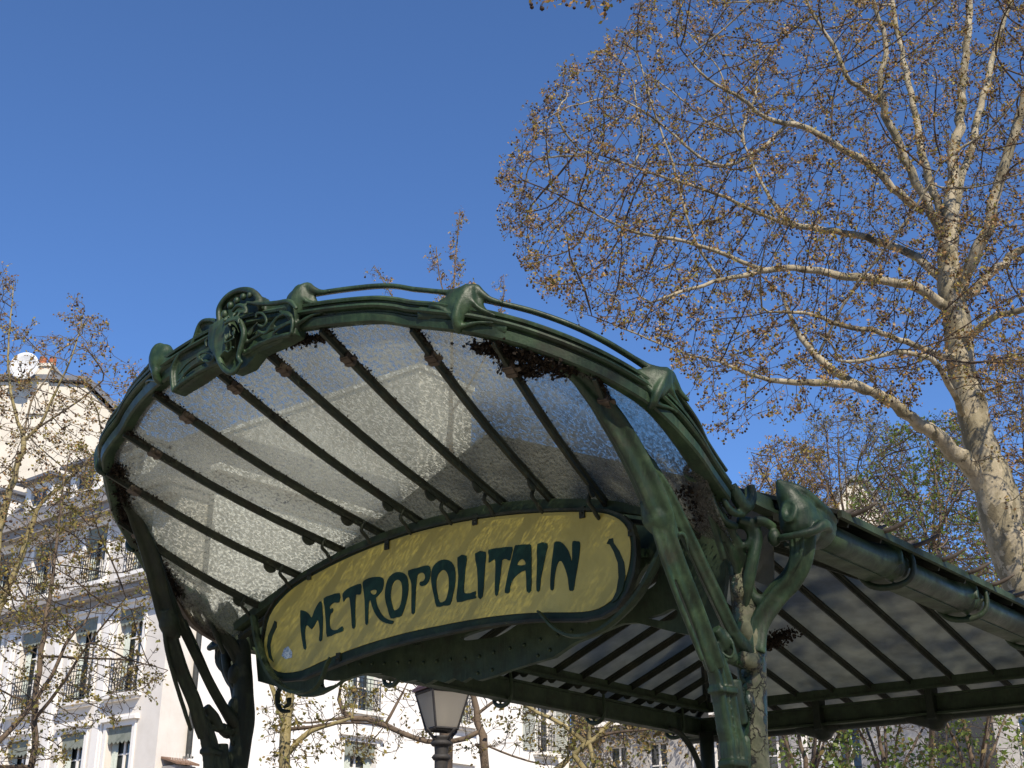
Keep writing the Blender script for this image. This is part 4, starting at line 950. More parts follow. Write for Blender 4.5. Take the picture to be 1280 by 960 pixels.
    sweep(bm, [V((hw - .085 * s, .03, 3.05)), V((hw - .04 * s, -.025, 3.035)), V((hw + .03 * s, -.03, 3.035)), V((hw + .085 * s, .01, 3.05)), V((hw + .105 * s, .07, 3.085)), V((hw + .10 * s, .13, 3.07))], [.012, .016, .015, .020, .026, .014], n=4, seg=8, up=Zv)
    cast('gutter_head', bm, M['iron'] if s > 0 else M['iron_shade'], ent, .0065, 2, .5)
    # gutter pipe with its sleeves, and the flat channel on its inner side
    bm = bmesh.new(); sweep(bm, [V((hw, .15, 3.10)), V((hw, 2.5, 3.10)), V((hw, 5.15, 3.10))], .060, [(math.cos(a) * (1 + .05 * math.cos(3 * a)), math.sin(a)) for a in [2 * math.pi * j / 20 for j in range(20)]], n=6, up=Zv)
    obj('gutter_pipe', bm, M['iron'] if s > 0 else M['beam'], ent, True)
    for ys in ((.78, 1.66, 2.6, 3.55, 4.5) if s > 0 else (1.25, 2.35, 3.45, 4.55)):
        bm = bmesh.new()
        sweep(bm, [V((hw, ys - .14, 3.10)), V((hw, ys - .03, 3.105)), V((hw, ys + .06, 3.11)), V((hw, ys + .10, 3.10)), V((hw, ys + .2, 3.10)), V((hw, ys + .26, 3.10))], [.058, .066, .078, .068, .070, .058], n=4, seg=16, up=Zv)
        sweep(bm, [V((hw - .02 * s, ys - .1, 3.17)), V((hw + .03 * s, ys + .03, 3.185)), V((hw + .075 * s, ys + .07, 3.15)), V((hw + .088 * s, ys + .06, 3.08))], [.008, .014, .016, .010], n=3, seg=8, up=Zv)
        k = [V((hw + .07 * s, ys + .17, 3.19)), V((hw + .098 * s, ys + .17, 3.12)), V((hw + .085 * s, ys + .16, 3.04)), V((hw + .02 * s, ys + .14, 3.005)), V((hw - .07 * s, ys + .11, 3.01)), V((hw - .125 * s, ys + .09, 3.06)), V((hw - .13 * s, ys + .08, 3.16)), V((hw - .12 * s, ys + .08, 3.27))]
        sweep(bm, k, [.008, .012, .015, .017, .017, .014, .012, .008], n=4, seg=8, up=Yv)
        for j in range(3): sweep(bm, [V((hw + (.068 + .002 * j) * s * math.cos(a), ys + .10 + .035 * j, 3.10 + (.070) * math.sin(a))) for a in [math.pi * q / 8 - .9 for q in range(10)]], .007, n=1, seg=6, up=Yv)
        cast('hook_collar', bm, M['iron'] if s > 0 else M['beam'], ent, .0065, 2, .4)
    bm = bmesh.new(); xi = 1.715 * s
    box(bm, (min(xi, xi + .012 * s), .1, 3.055), (max(xi, xi + .012 * s), 4.98, 3.165)); box(bm, (min(xi - .02 * s, xi + .06 * s), .1, 3.167), (max(xi - .02 * s, xi + .06 * s), 4.98, 3.182)); box(bm, (min(xi - .012 * s, xi + .08 * s), .1, 3.035), (max(xi - .012 * s, xi + .08 * s), 4.98, 3.053))
    obj('channel_beam', bm, M['beam'], ent)
    bm = bmesh.new(); xi = 1.6 * s
    box(bm, (xi - .006, .0, 3.232), (xi + .006, 4.88, 3.288)); box(bm, (xi - .03, .0, 3.214), (xi + .03, 4.88, 3.230)); obj('roof_rail', bm, M['beam'], ent)
    # rear post with its curved bracket
    bm = bmesh.new(); sweep(bm, [V((1.6 * s, 4.86, 0)), V((1.6 * s, 4.86, 2.2)), V((1.6 * s, 4.86, 3.05))], [.06, .055, .06], n=2, seg=12, up=X)
    sweep(bm, [V((1.62 * s, 4.35, 3.03)), V((1.62 * s, 4.5, 3.0)), V((1.61 * s, 4.66, 2.88)), V((1.6 * s, 4.76, 2.7)), V((1.6 * s, 4.83, 2.45))], [.02, .022, .025, .025, .02], n=4, seg=8, up=X)
    sweep(bm, [V((1.15 * s, 4.92, 3.0)), V((1.3 * s, 4.92, 2.96)), V((1.44 * s, 4.9, 2.84)), V((1.53 * s, 4.88, 2.65)), V((1.57 * s, 4.87, 2.42))], [.02, .022, .025, .025, .02], n=4, seg=8, up=Yv)
    obj('rear_post', bm, M['iron_shade'], ent, True)
    # loop bracket in front of the sign end
    bm = bmesh.new()
    if s > 0: cp = [(833, 652), (828, 684), (815, 714), (797, 745), (770, 774), (742, 792), (715, 795), (694, 786), (680, 772), (673, 764)]
    else: cp = [(317, 770), (322, 800), (330, 826), (342, 848), (358, 862), (374, 866), (392, 861), (402, 848), (408, 832), (413, 822)]
    sweep(bm, [P(x, y, u=-.27 + .05 * abs(i - 5) / 5) for i, (x, y) in enumerate(cp)], [.020, .022, .023, .023, .021, .019, .016, .014, .012, .010], [(.35, -1), (.6, 0), (.35, 1), (-.35, 1), (-.35, -1)], n=4, up=Yv)
    bmesh.ops.recalc_face_normals(bm, faces=bm.faces)
    obj('sign_bracket', bm, M['beam'], ent)

# back beams and the scalloped apron under them
bm = bmesh.new(); box(bm, (-1.9, 5.0, 3.05), (1.9, 5.012, 3.165)); box(bm, (-1.9, 4.97, 3.167), (1.9, 5.05, 3.182)); box(bm, (-1.9, 4.96, 3.033), (1.9, 5.06, 3.048)); obj('channel_beam', bm, M['beam'], ent)
bm = bmesh.new(); box(bm, (-1.62, 4.894, 3.232), (1.62, 4.906, 3.288)); box(bm, (-1.62, 4.884, 3.214), (1.62, 4.936, 3.230)); obj('roof_rail', bm, M['beam'], ent)
bm = bmesh.new(); sweep(bm, [V((-1.9, 5.1, 3.07)), V((0, 5.1, 3.07)), V((1.9, 5.1, 3.07))], .07, n=4, seg=14, up=Zv); obj('gutter_pipe', bm, M['iron_shade'], ent, True)
for xs in (-1.5, -.72, .2, 1.1):
    bm = bmesh.new(); sweep(bm, [V((xs - .16, 5.06, 3.04)), V((xs, 5.05, 3.02)), V((xs + .07, 5.05, 3.0)), V((xs + .12, 5.06, 3.03)), V((xs + .2, 5.06, 3.04))], [.04, .07, .085, .06, .04], n=3, seg=12, up=Zv)
    box(bm, (xs + .05, 4.93, 3.0), (xs + .11, 5.04, 3.30)); cast('hook_collar', bm, M['iron_shade'], ent, .01, 2, .4)

# hipped roof behind the fan
SL, SB, ZB = .41, .2456, 3.30
RH = ZB + 1.6 * SL; UR = 4.9 - (RH - ZB) / SB
def zroof(x, y):
    return min(ZB + (1.6 - abs(x)) * SL, ZB + (4.9 - y) * SB)
def rbar(p, q, parent=ent, wd=.016, name='glazing_bar'):
    d = (q - p).normalized(); bm = bmesh.new()
    sweep(bm, [p, q], 1, [(-wd, .004), (-wd, -.012), (-.006, -.014), (-.006, -.045), (.006, -.045), (.006, -.014), (wd, -.012), (wd, .004)], n=1, up=Zv)
    bmesh.ops.recalc_face_normals(bm, faces=bm.faces); return obj(name, bm, M['bar'], parent)
OV = .30; OB = .52
def pane(poly, mat=None):
    bm = bmesh.new(); prism(bm, [V(p) + V((0, 0, .006)) for p in poly], V((0, 0, .006))); bmesh.ops.recalc_face_normals(bm, faces=bm.faces); obj('glass_pane', bm, M['glass_rear'], ent)
step = .3155
ub = [4.75 - step * k for k in range(16)]; ub = sorted(u for u in ub if u > .3)
wb = [-.784 + .3155 * k for k in range(-2, 9)]; wb = [x for x in wb if abs(x) < 1.55]
def side_x(u): return 0.0 if u <= UR else 1.6 * (u - UR) / (4.9 - UR)      # where the hip crosses
for s in (-1, 1):
    es = [.24] + ub + [4.9 + OB]
    for u in ub:
        x0 = side_x(u); rb = rbar(V((s * x0, u, zroof(x0, u))), V((s * (1.6 + OV), u, ZB - OV * SL)))
        bm = bmesh.new(); c = V((s * 1.64, u, ZB - .07)); prism(bm, [c + V((.04 * math.cos(a), -.005, .04 * math.sin(a))) for a in [2 * math.pi * j / 10 for j in range(10)]], V((0, .01, 0))); bmesh.ops.recalc_face_normals(bm, faces=bm.faces); obj('tab', bm, M['bar'], rb)
        if s > 0:       # upturned clip holding the lower edge of the glass
            bm = bmesh.new(); e = V((s * (1.6 + OV - .02), u, ZB - OV * SL + .01))
            sweep(bm, [e, e + V((.035 * s, -.015, -.006)), e + V((.085 * s, -.005, .006)), e + V((.14 * s, .01, .034))], [.008, .012, .011, .006], n=3, seg=6, up=Yv)
            sweep(bm, [e, e + V((-.01 * s, .03, .022)), e + V((.01 * s, .06, .040))], [.012, .012, .006], n=3, seg=6, up=Yv)
            obj('glass_clip', bm, M['rust'], rb, True)
    for a, b in zip(es, es[1:]):
        e = .006
        a_, b_ = a + e, b - e
        def xin(u): return min(side_x(u), 1.6 + (u - 4.9) * 1.0 if u > 4.9 else 9)
        if b_ <= UR: poly = [(a_, 0.004), (b_, 0.004)]
        elif a_ < UR: poly = [(a_, 0.004), (UR, 0.004), (b_, side_x(b_))]
        else: poly = [(a_, side_x(a_)), (b_, min(side_x(b_), 1.6 + OV))]
        pts = [V((s * x, u, zroof(min(x, 9), u) if x <= 1.6 else ZB - (x - 1.6) * SL)) for u, x in poly] + [V((s * (1.6 + OV), b_, ZB - OV * SL)), V((s * (1.6 + OV), a_, ZB - OV * SL))]
        pane(pts)
    rbar(V((0, UR, RH)), V((s * 1.6, 4.9, ZB)) , name='hip_bar', wd=.03); rbar(V((s * 1.6, 4.9, ZB)), V((s * 1.86, 5.14, ZB - .075)), name='hip_bar', wd=.03)
    rbar(V((0, .24, RH)), V((s * 1.9, .24, ZB - .3 * SL)), name='gable_bar', wd=.03)
    bm = bmesh.new(); e0, e1 = s * (1.6 + OV - .005), s * (1.6 + OV + .015)
    box(bm, (min(e0, e1), .22, ZB - OV * SL - .028), (max(e0, e1), 5.35, ZB - OV * SL + .004)); obj('edge_strip', bm, M['beam'] if s > 0 else M['bar'], ent)
eb = [-1.6] + wb + [1.6]
for a, b in zip(eb, eb[1:]):
    def uh(x): return UR + abs(x) * (4.9 - UR) / 1.6
    xs = [a + .006] + ([0.0] if a < 0 < b else []) + [b - .006]
    top = [V((x, uh(x) + .01, zroof(x, uh(x)) - .004)) for x in xs]
    pane(top + [V((b - .006, 4.9 + OB, ZB - OB * SB - .004)), V((a + .006, 4.9 + OB, ZB - OB * SB - .004))])
for x in wb: rbar(V((x, uh(x), zroof(x, uh(x)))), V((x, 4.9 + OB, ZB - OB * SB)))
rbar(V((0, .24, RH)), V((0, UR, RH)), name='ridge_bar', wd=.035)
# gable end over the arch: infill of the shade-toned roof glass
bm = bmesh.new(); pl = [arch(x) + V((0, .17, -.13)) for x in (-1.58, -1.28, -1, -.67, -.4, 0, .4, .67, 1, 1.28, 1.58)] + [V((1.6, .04, ZB - .01)), V((0, .04, RH - .02)), V((-1.6, .04, ZB - .01))]
for p in pl: p.y = .22
prism(bm, pl, V((0, .006, 0))); bmesh.ops.recalc_face_normals(bm, faces=bm.faces); obj('gable_glass', bm, M['glass_rear'], ent)
# leaf litter lying on the rear roof
clump('leaf_litter', [V((1.0, 4.0, zroof(1.0, 4.0) - .02)), V((1.06, 4.15, zroof(1.06, 4.1) - .02))], 240, .022, .03, ent, M['moss'])
clump('leaf_litter', [P(955, 810, u=3.6), P(985, 790, u=3.6)], 500, .05, .03, ent, M['moss'])
# stairwell wall and railing below the canopy, out of the picture but part of the place
bm = bmesh.new(); box(bm, (-1.7, .25, 0), (-1.55, 4.7, .5)); box(bm, (1.55, .25, 0), (1.7, 4.7, .5)); obj('parapet', bm, M['stone'], ent)

# ---- enamelled sign
SU = -.20
sgn_o = ORG + W3 * 0 + U3 * SU + Z3 * 2.77
sign = tag(empty('metro_sign', sgn_o, -YAW), 'long curved yellow enamel sign reading METROPOLITAIN in dark green art nouveau letters', 'sign')
SB_ = V((0, SU, 2.77))
def SG(x, y, d=0.): v = P(x, y, u=SU) - SB_; v.y = -d; return v
yel = [(333, 790), (331, 806), (334, 822), (342, 836), (356, 841), (378, 838), (400, 828), (436, 813), (475, 800), (512, 790), (550, 782), (590, 774.5), (625, 769.5), (665, 766), (700, 765.5), (728, 765), (748, 761), (764, 751), (777, 735), (785, 715), (788.5, 695), (788.5, 676), (784, 660), (775, 650), (760, 643), (740, 640.5), (700, 640.5), (650, 643), (600, 649), (555, 657.5), (510, 669), (470, 683), (430, 700), (395, 718), (368, 735), (350, 752), (338, 770)]
grn = [(330, 792), (326, 808), (329, 828), (338, 843), (354, 851), (378, 849), (404, 838), (440, 824), (478, 811), (516, 801), (553, 793), (592, 785), (628, 780), (668, 776), (700, 775.5), (730, 775.5), (754, 770.5), (773, 759), (786, 740), (794, 717), (796.5, 695), (795.5, 674), (790, 656), (779, 645), (762, 639), (741, 637), (700, 637.5), (650, 640), (599, 646), (554, 654.5), (508, 666), (468, 680), (427, 697), (392, 715), (364, 732), (345, 750), (333, 772)]
def flat_poly(name, outer, holes, d0, d1, mat, parent):
    o = poly_with_holes(name, outer, holes, lambda x, y: SG(x, y), abs(d1 - d0), mat, parent)
    o.data.transform(Matrix.Translation((0, -(d0 + d1) / 2, 0))); return o
panel = flat_poly('panel', grn, [], -.02, .0, M['sign_border'], sign)
yp = flat_poly('enamel_face', smooth_ring(yel, 2), [], .0005, .004, M['sign'], sign)
bm = bmesh.new(); k = [SG(x, y, -.006) for x, y in grn + grn[:1]]; sweep(bm, k, 1, [(-.006, -.02), (.006, -.02), (.006, .014), (-.006, .014)], n=1, up=V((0, 1, 0))); bmesh.ops.recalc_face_normals(bm, faces=bm.faces); obj('edge_band', bm, M['bar'], sign)
def z7(l): return [(360 + x / 7.111, 730 + y / 7.111) for x, y in l]
def z4(l): return [(400 + x / 4, 600 + y / 4) for x, y in l]
def z6(l): return [(620 + x / 6, 620 + y / 6) for x, y in l]
LET = [
 ('m', z7([(118, 245), (128, 238), (155, 243), (190, 268), (218, 302), (240, 245), (265, 195), (292, 158), (306, 172), (312, 240), (316, 310), (314, 400), (308, 500), (285, 503), (289, 450), (290, 395), (275, 318), (250, 355), (218, 402), (192, 375), (170, 368), (158, 410), (158, 480), (168, 570), (150, 578), (138, 520), (124, 430), (119, 340)]), []),
 ('e', z7([(325, 132), (380, 105), (465, 84), (462, 162), (420, 164), (392, 182), (376, 205), (378, 222), (392, 228), (398, 216), (407, 228), (402, 252), (386, 264), (378, 300), (376, 345), (384, 395), (410, 414), (450, 408), (488, 378), (496, 418), (430, 440), (356, 470), (348, 380), (342, 290), (334, 200)]), []),
 ('t', z7([(494, 90), (530, 50), (590, 20), (652, 2), (656, 50), (650, 92), (624, 94), (607, 104), (604, 180), (602, 260), (604, 380), (580, 393), (574, 330), (568, 240), (556, 130), (540, 118), (520, 130), (502, 158), (497, 125)]), []),
 ('r', z4([(218, 515), (232, 500), (262, 489), (300, 486), (318, 494), (322, 510), (320, 535), (310, 560), (290, 582), (282, 592), (288, 625), (303, 660), (325, 688), (350, 702), (371, 706), (364, 720), (335, 716), (305, 700), (280, 668), (265, 630), (256, 600), (248, 612), (245, 660), (243, 717), (232, 720), (230, 660), (228, 600), (222, 550)]), [z4([(256, 556), (270, 550), (287, 552), (286, 566), (276, 575), (264, 572), (257, 564)])]),
 ('o', z4([(329, 570), (336, 520), (352, 485), (382, 464), (415, 465), (437, 484), (445, 520), (443, 570), (432, 620), (412, 678), (386, 686), (358, 692), (342, 640), (332, 605)]), [z4([(357, 575), (362, 535), (375, 508), (393, 499), (410, 512), (416, 550), (412, 600), (400, 640), (376, 654), (366, 630), (359, 600)])]),
 ('p', z4([(445, 455), (490, 442), (530, 430), (548, 432), (556, 448), (555, 480), (545, 510), (530, 526), (510, 530), (502, 522), (506, 511), (520, 508), (530, 492), (528, 474), (518, 464), (502, 466), (490, 480), (484, 530), (480, 600), (477, 663), (463, 666), (462, 600), (462, 520), (452, 490)]), []),
 ('o', z4([(560, 480), (566, 445), (582, 420), (608, 403), (635, 400), (660, 412), (676, 440), (681, 480), (678, 530), (668, 575), (654, 624), (622, 628), (588, 634), (576, 585), (564, 530)]), [z4([(585, 510), (592, 478), (606, 458), (622, 450), (638, 462), (648, 492), (648, 540), (640, 580), (628, 606), (602, 613), (592, 575), (586, 545)])]),
 ('l', z4([(692, 389), (736, 380), (731, 440), (724, 520), (722, 556), (730, 568), (755, 568), (782, 558), (780, 580), (784, 591), (740, 600), (690, 611), (690, 560), (697, 480)]), []),
 ('i', z4([(780, 369), (831, 361), (829, 420), (824, 500), (816, 585), (796, 588), (794, 520), (790, 440)]), []),
 ('t', z4([(847, 351), (900, 342), (964, 337), (960, 370), (953, 403), (935, 396), (914, 402), (908, 460), (900, 520), (893, 573), (880, 573), (880, 500), (882, 405), (868, 400), (848, 414), (850, 380)]), []),
 ('a', z6([(148, 378), (165, 372), (200, 368), (245, 367), (266, 370), (270, 430), (271, 560), (268, 712), (238, 716), (235, 640), (230, 566), (218, 560), (190, 572), (150, 605), (125, 640), (112, 680), (105, 724), (74, 726), (80, 670), (100, 570), (130, 450)]), [z6([(164, 516), (175, 492), (192, 476), (210, 476), (224, 492), (229, 512), (215, 521), (185, 523)])]),
 ('i', z6([(318, 362), (391, 360), (380, 430), (358, 540), (342, 620), (333, 707), (311, 709), (312, 600), (316, 480)]), []),
 ('n', z6([(445, 352), (468, 345), (490, 348), (518, 372), (545, 410), (565, 465), (572, 500), (578, 470), (578, 400), (582, 342), (612, 344), (634, 350), (632, 420), (618, 520), (600, 620), (587, 704), (570, 710), (556, 704), (546, 620), (530, 560), (508, 505), (490, 488), (470, 500), (452, 560), (442, 630), (437, 700), (416, 702), (415, 620), (425, 500), (436, 420)]), []),
]
def grow(ring, d):
    m = len(ring); ar = sum(ring[i][0] * ring[(i + 1) % m][1] - ring[(i + 1) % m][0] * ring[i][1] for i in range(m)); sg = 1 if ar > 0 else -1; out = []
    for i in range(m):
        a, b = ring[i - 1], ring[(i + 1) % m]; tx, ty = b[0] - a[0], b[1] - a[1]; ln = math.hypot(tx, ty) + 1e-9
        out.append((ring[i][0] + ty / ln * d * sg, ring[i][1] - tx / ln * d * sg))
    return out
for nm, outl, hl in LET:
    flat_poly('letter_' + nm, grow(smooth_ring(outl, 2), .28), [grow(smooth_ring(h, 2), -.15) for h in hl], .0042, .0062, M['letter'], sign)
# painted tendrils at both ends
flat_poly('painted_tendril', [(762, 674), (767, 673), (768, 679), (775, 689), (781, 703), (783, 720), (779, 738), (772, 750), (764, 754), (771, 740), (774, 722), (773, 704), (768, 690), (763, 681), (759, 680)], [], .0042, .0058, M['sign_border'], sign)
flat_poly('painted_tendril', [(344, 776), (347, 778), (347, 784), (342, 794), (339, 806), (340, 818), (343, 828), (337, 822), (334.5, 808), (336, 795), (341, 784)], [], .0042, .0058, M['sign_border'], sign)
flat_poly('torn_sticker', [(353, 820), (356, 811), (361, 808), (366, 815), (366, 822), (358, 824)], [], .0042, .0052, M['chip'], sign)
for x, y in ((388, 720), (485, 682), (595, 651), (729, 642), (424, 824), (790, 664)):
    bm = bmesh.new(); c = SG(x, y, .006); box(bm, (c.x - .014, c.y - .006, c.z - .022), (c.x + .014, .0, c.z + .03)); ball(bm, c + V((0, -.008, 0)), .007, sub=1); obj('clamp', bm, M['bar'], sign)

# ================================================================== TREES
def pts_in_poly(poly, n):
    poly = np.array(poly, float); lo, hi = poly.min(0), poly.max(0); out = []
    while len(out) < n:
        q = rng.uniform(lo, hi, (n * 2, 2)); x, y = q[:, 0], q[:, 1]; ins = np.zeros(len(q), bool); j = len(poly) - 1
        for i in range(len(poly)):
            xi, yi = poly[i]; xj, yj = poly[j]
            c = ((yi > y) != (yj > y)) & (x < (xj - xi) * (y - yi) / (yj - yi + 1e-9) + xi); ins ^= c; j = i
        out += q[ins].tolist()
    return np.array(out[:n])
def unproj(px, dist):
    a = (px[:, 0] - 640) / FOCAL; b = (480 - px[:, 1]) / FOCAL
    r = np.stack([a, math.cos(PITCH) - b * math.sin(PITCH), math.sin(PITCH) + b * math.cos(PITCH)], 1)
    return np.array(CAM) + r * (np.asarray(dist) / r[:, 1])[:, None]

def make_tree(name, label, base, limbs, clouds, D, di, dk, bark, twig, bud, grow_r=.004, iters=90, leaf=(3.0, .05), leafmat=None, balls=0, spur=2, ballr=.013, sag=0., cat='tree', maxr=.03, rs=1., rs0=None, expo=2.3, clump=0.):
    """limbs: traced main limbs [[(px, py, distance, radius), ...]]; clouds: [(polygon, count, near, far)] where the crown grows"""
    root = tag(empty(name, base), label, cat)
    nodes = []; par = []; rad = []
    for li, lb in enumerate(limbs):
        pw = [Vector(q[0]) if len(q) == 2 else PW(q[0], q[1], q[2]) for q in lb]; rr = [q[-1] * ((rs if rs0 is None else rs0) if li == 0 else rs) for q in lb]
        pp, rr = catmull(pw, rr, 8)
        last = -1
        if li > 0:
            a = np.array(nodes); last = int(np.argmin(((a - np.array(pp[0])) ** 2).sum(1)))
        acc = None; wob = rng.normal(0, 1, 3)
        for p, r_ in zip(pp, rr):
            q = np.array(p)
            if acc is not None and np.linalg.norm(q - acc) < D * .8: continue
            q2 = q + (rng.normal(0, 1, 3) * min(r_ * .22, .018) if acc is not None else 0)
            nodes.append(q2); par.append(last); rad.append(r_); last = len(nodes) - 1; acc = q
    n_limb = len(nodes)
    att = np.concatenate([c if isinstance(c, np.ndarray) else unproj(pts_in_poly(c[0], c[1]), rng.uniform(c[2], c[3], c[1])) for c in clouds])
    att = att[att[:, 2] > .3]
    if clump: att = att[np.array([noise.noise(Vector(q_ * .62)) + .5 * noise.noise(Vector(q_ * 1.7)) for q_ in att]) > rng.uniform(-.75, .12, len(att)) * clump * 1.3 - .10]
    P0 = np.array(nodes); best = np.full(len(att), -1); bd = np.full(len(att), 1e9)
    def upd(new, off):
        nonlocal bd, best
        for s in range(0, len(new), 400):
            ch = new[s:s + 400]; d = ((att[:, None, :] - ch[None]) ** 2).sum(2); k = d.argmin(1); m = d[np.arange(len(att)), k]
            w_ = m < bd; bd[w_] = m[w_]; best[w_] = k[w_] + off + s
    upd(P0, 0); allp = [P0]; cnt = len(P0); parl = list(par)
    for it in range(iters):
        if len(att) == 0: break
        act = bd < di * di
        if not act.any(): break
        cur = np.concatenate(allp) if len(allp) > 1 else allp[0]; allp = [cur]
        idx = best[act]; dirs = att[act] - cur[idx]; dirs /= np.linalg.norm(dirs, axis=1)[:, None] + 1e-9
        u, inv = np.unique(idx, return_inverse=True); sm = np.zeros((len(u), 3)); np.add.at(sm, inv, dirs)
        sm += rng.normal(0, .25, sm.shape); sm[:, 2] -= sag
        sm /= np.linalg.norm(sm, axis=1)[:, None] + 1e-9
        new = cur[u] + sm * D; parl += u.tolist(); allp.append(new); upd(new, cnt); cnt += len(new)
        keep = bd > dk * dk; att = att[keep]; bd = bd[keep]; best = best[keep]
    pos = np.concatenate(allp); par = np.array(parl); n = len(pos)
    r = np.zeros(n); kids = [[] for _ in range(n)]
    e = expo; acc = np.zeros(n)
    for i in range(n - 1, -1, -1):
        own = (acc[i] if acc[i] > 0 else grow_r ** e); rr = min(own ** (1 / e), maxr) if i >= n_limb else rad[i]
        r[i] = max(rr, grow_r)
        if par[i] >= 0:
            kids[par[i]].append(i)
            if i >= n_limb: acc[par[i]] += r[i] ** e
    # chains -> tubes
    groups = {'thick': ([], []), 'thin': ([], [])}
    def ring(c, t, rad_, k, ph):
        t = t / (np.linalg.norm(t) + 1e-9); a = np.cross(t, (0.31, .77, .55)); a /= np.linalg.norm(a) + 1e-9; b = np.cross(t, a)
        ang = np.arange(k) * 2 * math.pi / k + ph
        return c + rad_ * (np.cos(ang)[:, None] * a + np.sin(ang)[:, None] * b)
    started = [(i, -1) for i in range(n) if par[i] < 0]
    stack = started
    ob = np.array(base)
    for_off = {'thick': 0, 'thin': 0}
    while stack:
        i, p = stack.pop(); chain = ([p] if p >= 0 else []) + [i]; j = i
        while kids[j]:
            ks = sorted(kids[j], key=lambda q: -r[q]); nxt = ks[0]
            for q in ks[1:]: stack.append((q, j))
            chain.append(nxt); j = nxt
        rc = [r[q] for q in chain]
        if p >= 0: rc[0] = min(rc[0], r[chain[1]] * 1.15)
        rm = max(rc[1:] or rc); key = 'thick' if rm > .018 else 'thin'; k = 12 if rm > .1 else (8 if rm > .035 else (5 if rm > .012 else 3))
        V_, F_ = groups[key]; off = for_off[key]
        for m, q in enumerate(chain):
            a = pos[chain[max(m - 1, 0)]]; b = pos[chain[min(m + 1, len(chain) - 1)]]
            rr = rc[m] * (1 if m < len(chain) - 1 else .5)
            rg = ring(pos[q], b - a, rr, k, 0)
            if rm > .05: rg = rg + (rg - pos[q]) * rng.uniform(-.07, .07, (k, 1))
            V_.append(rg)
        for m in range(len(chain) - 1):
            o0 = off + m * k; jj = np.arange(k); F_.append(np.stack([o0 + jj, o0 + (jj + 1) % k, o0 + k + (jj + 1) % k, o0 + k + jj], 1))
        for_off[key] = off + k * len(chain)
    if groups['thick'][0]: obj('trunk', arr_mesh('trunk', np.concatenate(groups['thick'][0]) - ob, np.concatenate(groups['thick'][1]), True), bark, root)
    # short spurs on the fine branches
    thin = np.where((np.arange(n) >= n_limb) & (r < .012))[0]
    has = np.array([len(kids[i]) for i in thin]); tips = thin[has == 0]
    src = np.concatenate([np.repeat(tips, spur + 1), np.repeat(thin, max(1, spur - 1))])
    p0 = pos[src] + rng.normal(0, D * .2, (len(src), 3)) * 0
    dr = pos[src] - pos[np.maximum(par[src], 0)]; dr /= np.linalg.norm(dr, axis=1)[:, None] + 1e-9
    dr = dr * .7 + rng.normal(0, .6, dr.shape); dr /= np.linalg.norm(dr, axis=1)[:, None]
    ln = rng.uniform(.35, 1.1, len(src))[:, None] * D
    p1 = p0 + dr * ln * .55; d2 = dr + rng.normal(0, .35, dr.shape) + np.array([0, 0, .25]); p2 = p1 + d2 / np.linalg.norm(d2, axis=1)[:, None] * ln * .5
    rs = grow_r * .75
    a = np.cross(dr, (0.3, .8, .5)); a /= np.linalg.norm(a, axis=1)[:, None] + 1e-9; b = np.cross(dr, a)
    vs = []
    for pt, q in ((p0, 1), (p1, .8), (p2, .5)):
        for ang in (0, 2.09, 4.19): vs.append(pt + (a * math.cos(ang) + b * math.sin(ang)) * rs * q)
    vs = np.stack(vs, 1); m = len(src); base_i = (np.arange(m) * 9)[:, None, None]
    ff = np.array([[o + j, o + (j + 1) % 3, o + 3 + (j + 1) % 3, o + 3 + j] for o in (0, 3) for j in range(3)])[None]
    V_ = np.concatenate(groups['thin'][0] + [vs.reshape(-1, 3)]) if groups['thin'][0] else vs.reshape(-1, 3)
    F_ = np.concatenate(groups['thin'][1] + [(ff + base_i + for_off['thin']).reshape(-1, 4)])
    tag(obj('twigs', arr_mesh('twigs', V_ - ob, F_), twig, root), kind='stuff')
    # buds, young leaves, seed balls
    fr, sz = leaf
    cl = np.concatenate([p2, p1[::2]])
    k = int(fr); cl2 = np.repeat(cl, k, 0) + rng.normal(0, sz * .45, (len(cl) * k, 3))
    # patchy: some twigs are bare
    nf = np.array([noise.noise(Vector(q * 1.3)) for q in cl2[::k]]); keep = np.repeat((nf + rng.normal(0, .25, len(nf))) > -.18, k)
    v, f = leaf_cloud(cl2[keep] - ob, sz, 1, 0)
    tag(obj('leaves', arr_mesh('leaves', v, f), leafmat or bud, root), kind='stuff')
    if balls:
        c = p2[rng.choice(len(p2), min(balls, len(p2)), replace=False)]
        c = np.concatenate([c, c[::3] + rng.normal(0, .03, c[::3].shape)]) - np.array([0, 0, .05]) + 0
        phi = (1 + 5 ** .5) / 2
        ic = np.array([(-1, phi, 0), (1, phi, 0), (-1, -phi, 0), (1, -phi, 0), (0, -1, phi), (0, 1, phi), (0, -1, -phi), (0, 1, -phi), (phi, 0, -1), (phi, 0, 1), (-phi, 0, -1), (-phi, 0, 1)]) / 1.9
        fi = np.array([(0, 11, 5), (0, 5, 1), (0, 1, 7), (0, 7, 10), (0, 10, 11), (1, 5, 9), (5, 11, 4), (11, 10, 2), (10, 7, 6), (7, 1, 8), (3, 9, 4), (3, 4, 2), (3, 2, 6), (3, 6, 8), (3, 8, 9), (4, 9, 5), (2, 4, 11), (6, 2, 10), (8, 6, 7), (9, 8, 1)])
        v = (c[:, None] + ic[None] * (ballr * rng.uniform(.75, 1.2, (len(c), 1, 1)))).reshape(-1, 3) - ob; f = (fi[None] + (np.arange(len(c)) * 12)[:, None, None]).reshape(-1, 3)
        tag(obj('seed_balls', arr_mesh('seed_balls', v, f, True), M['ball'], root), kind='stuff')
        s0 = c + np.array([0, 0, .055]); st = np.stack([s0, s0 + [.002, 0, 0], c + [.002, 0, 0], c], 1).reshape(-1, 3)
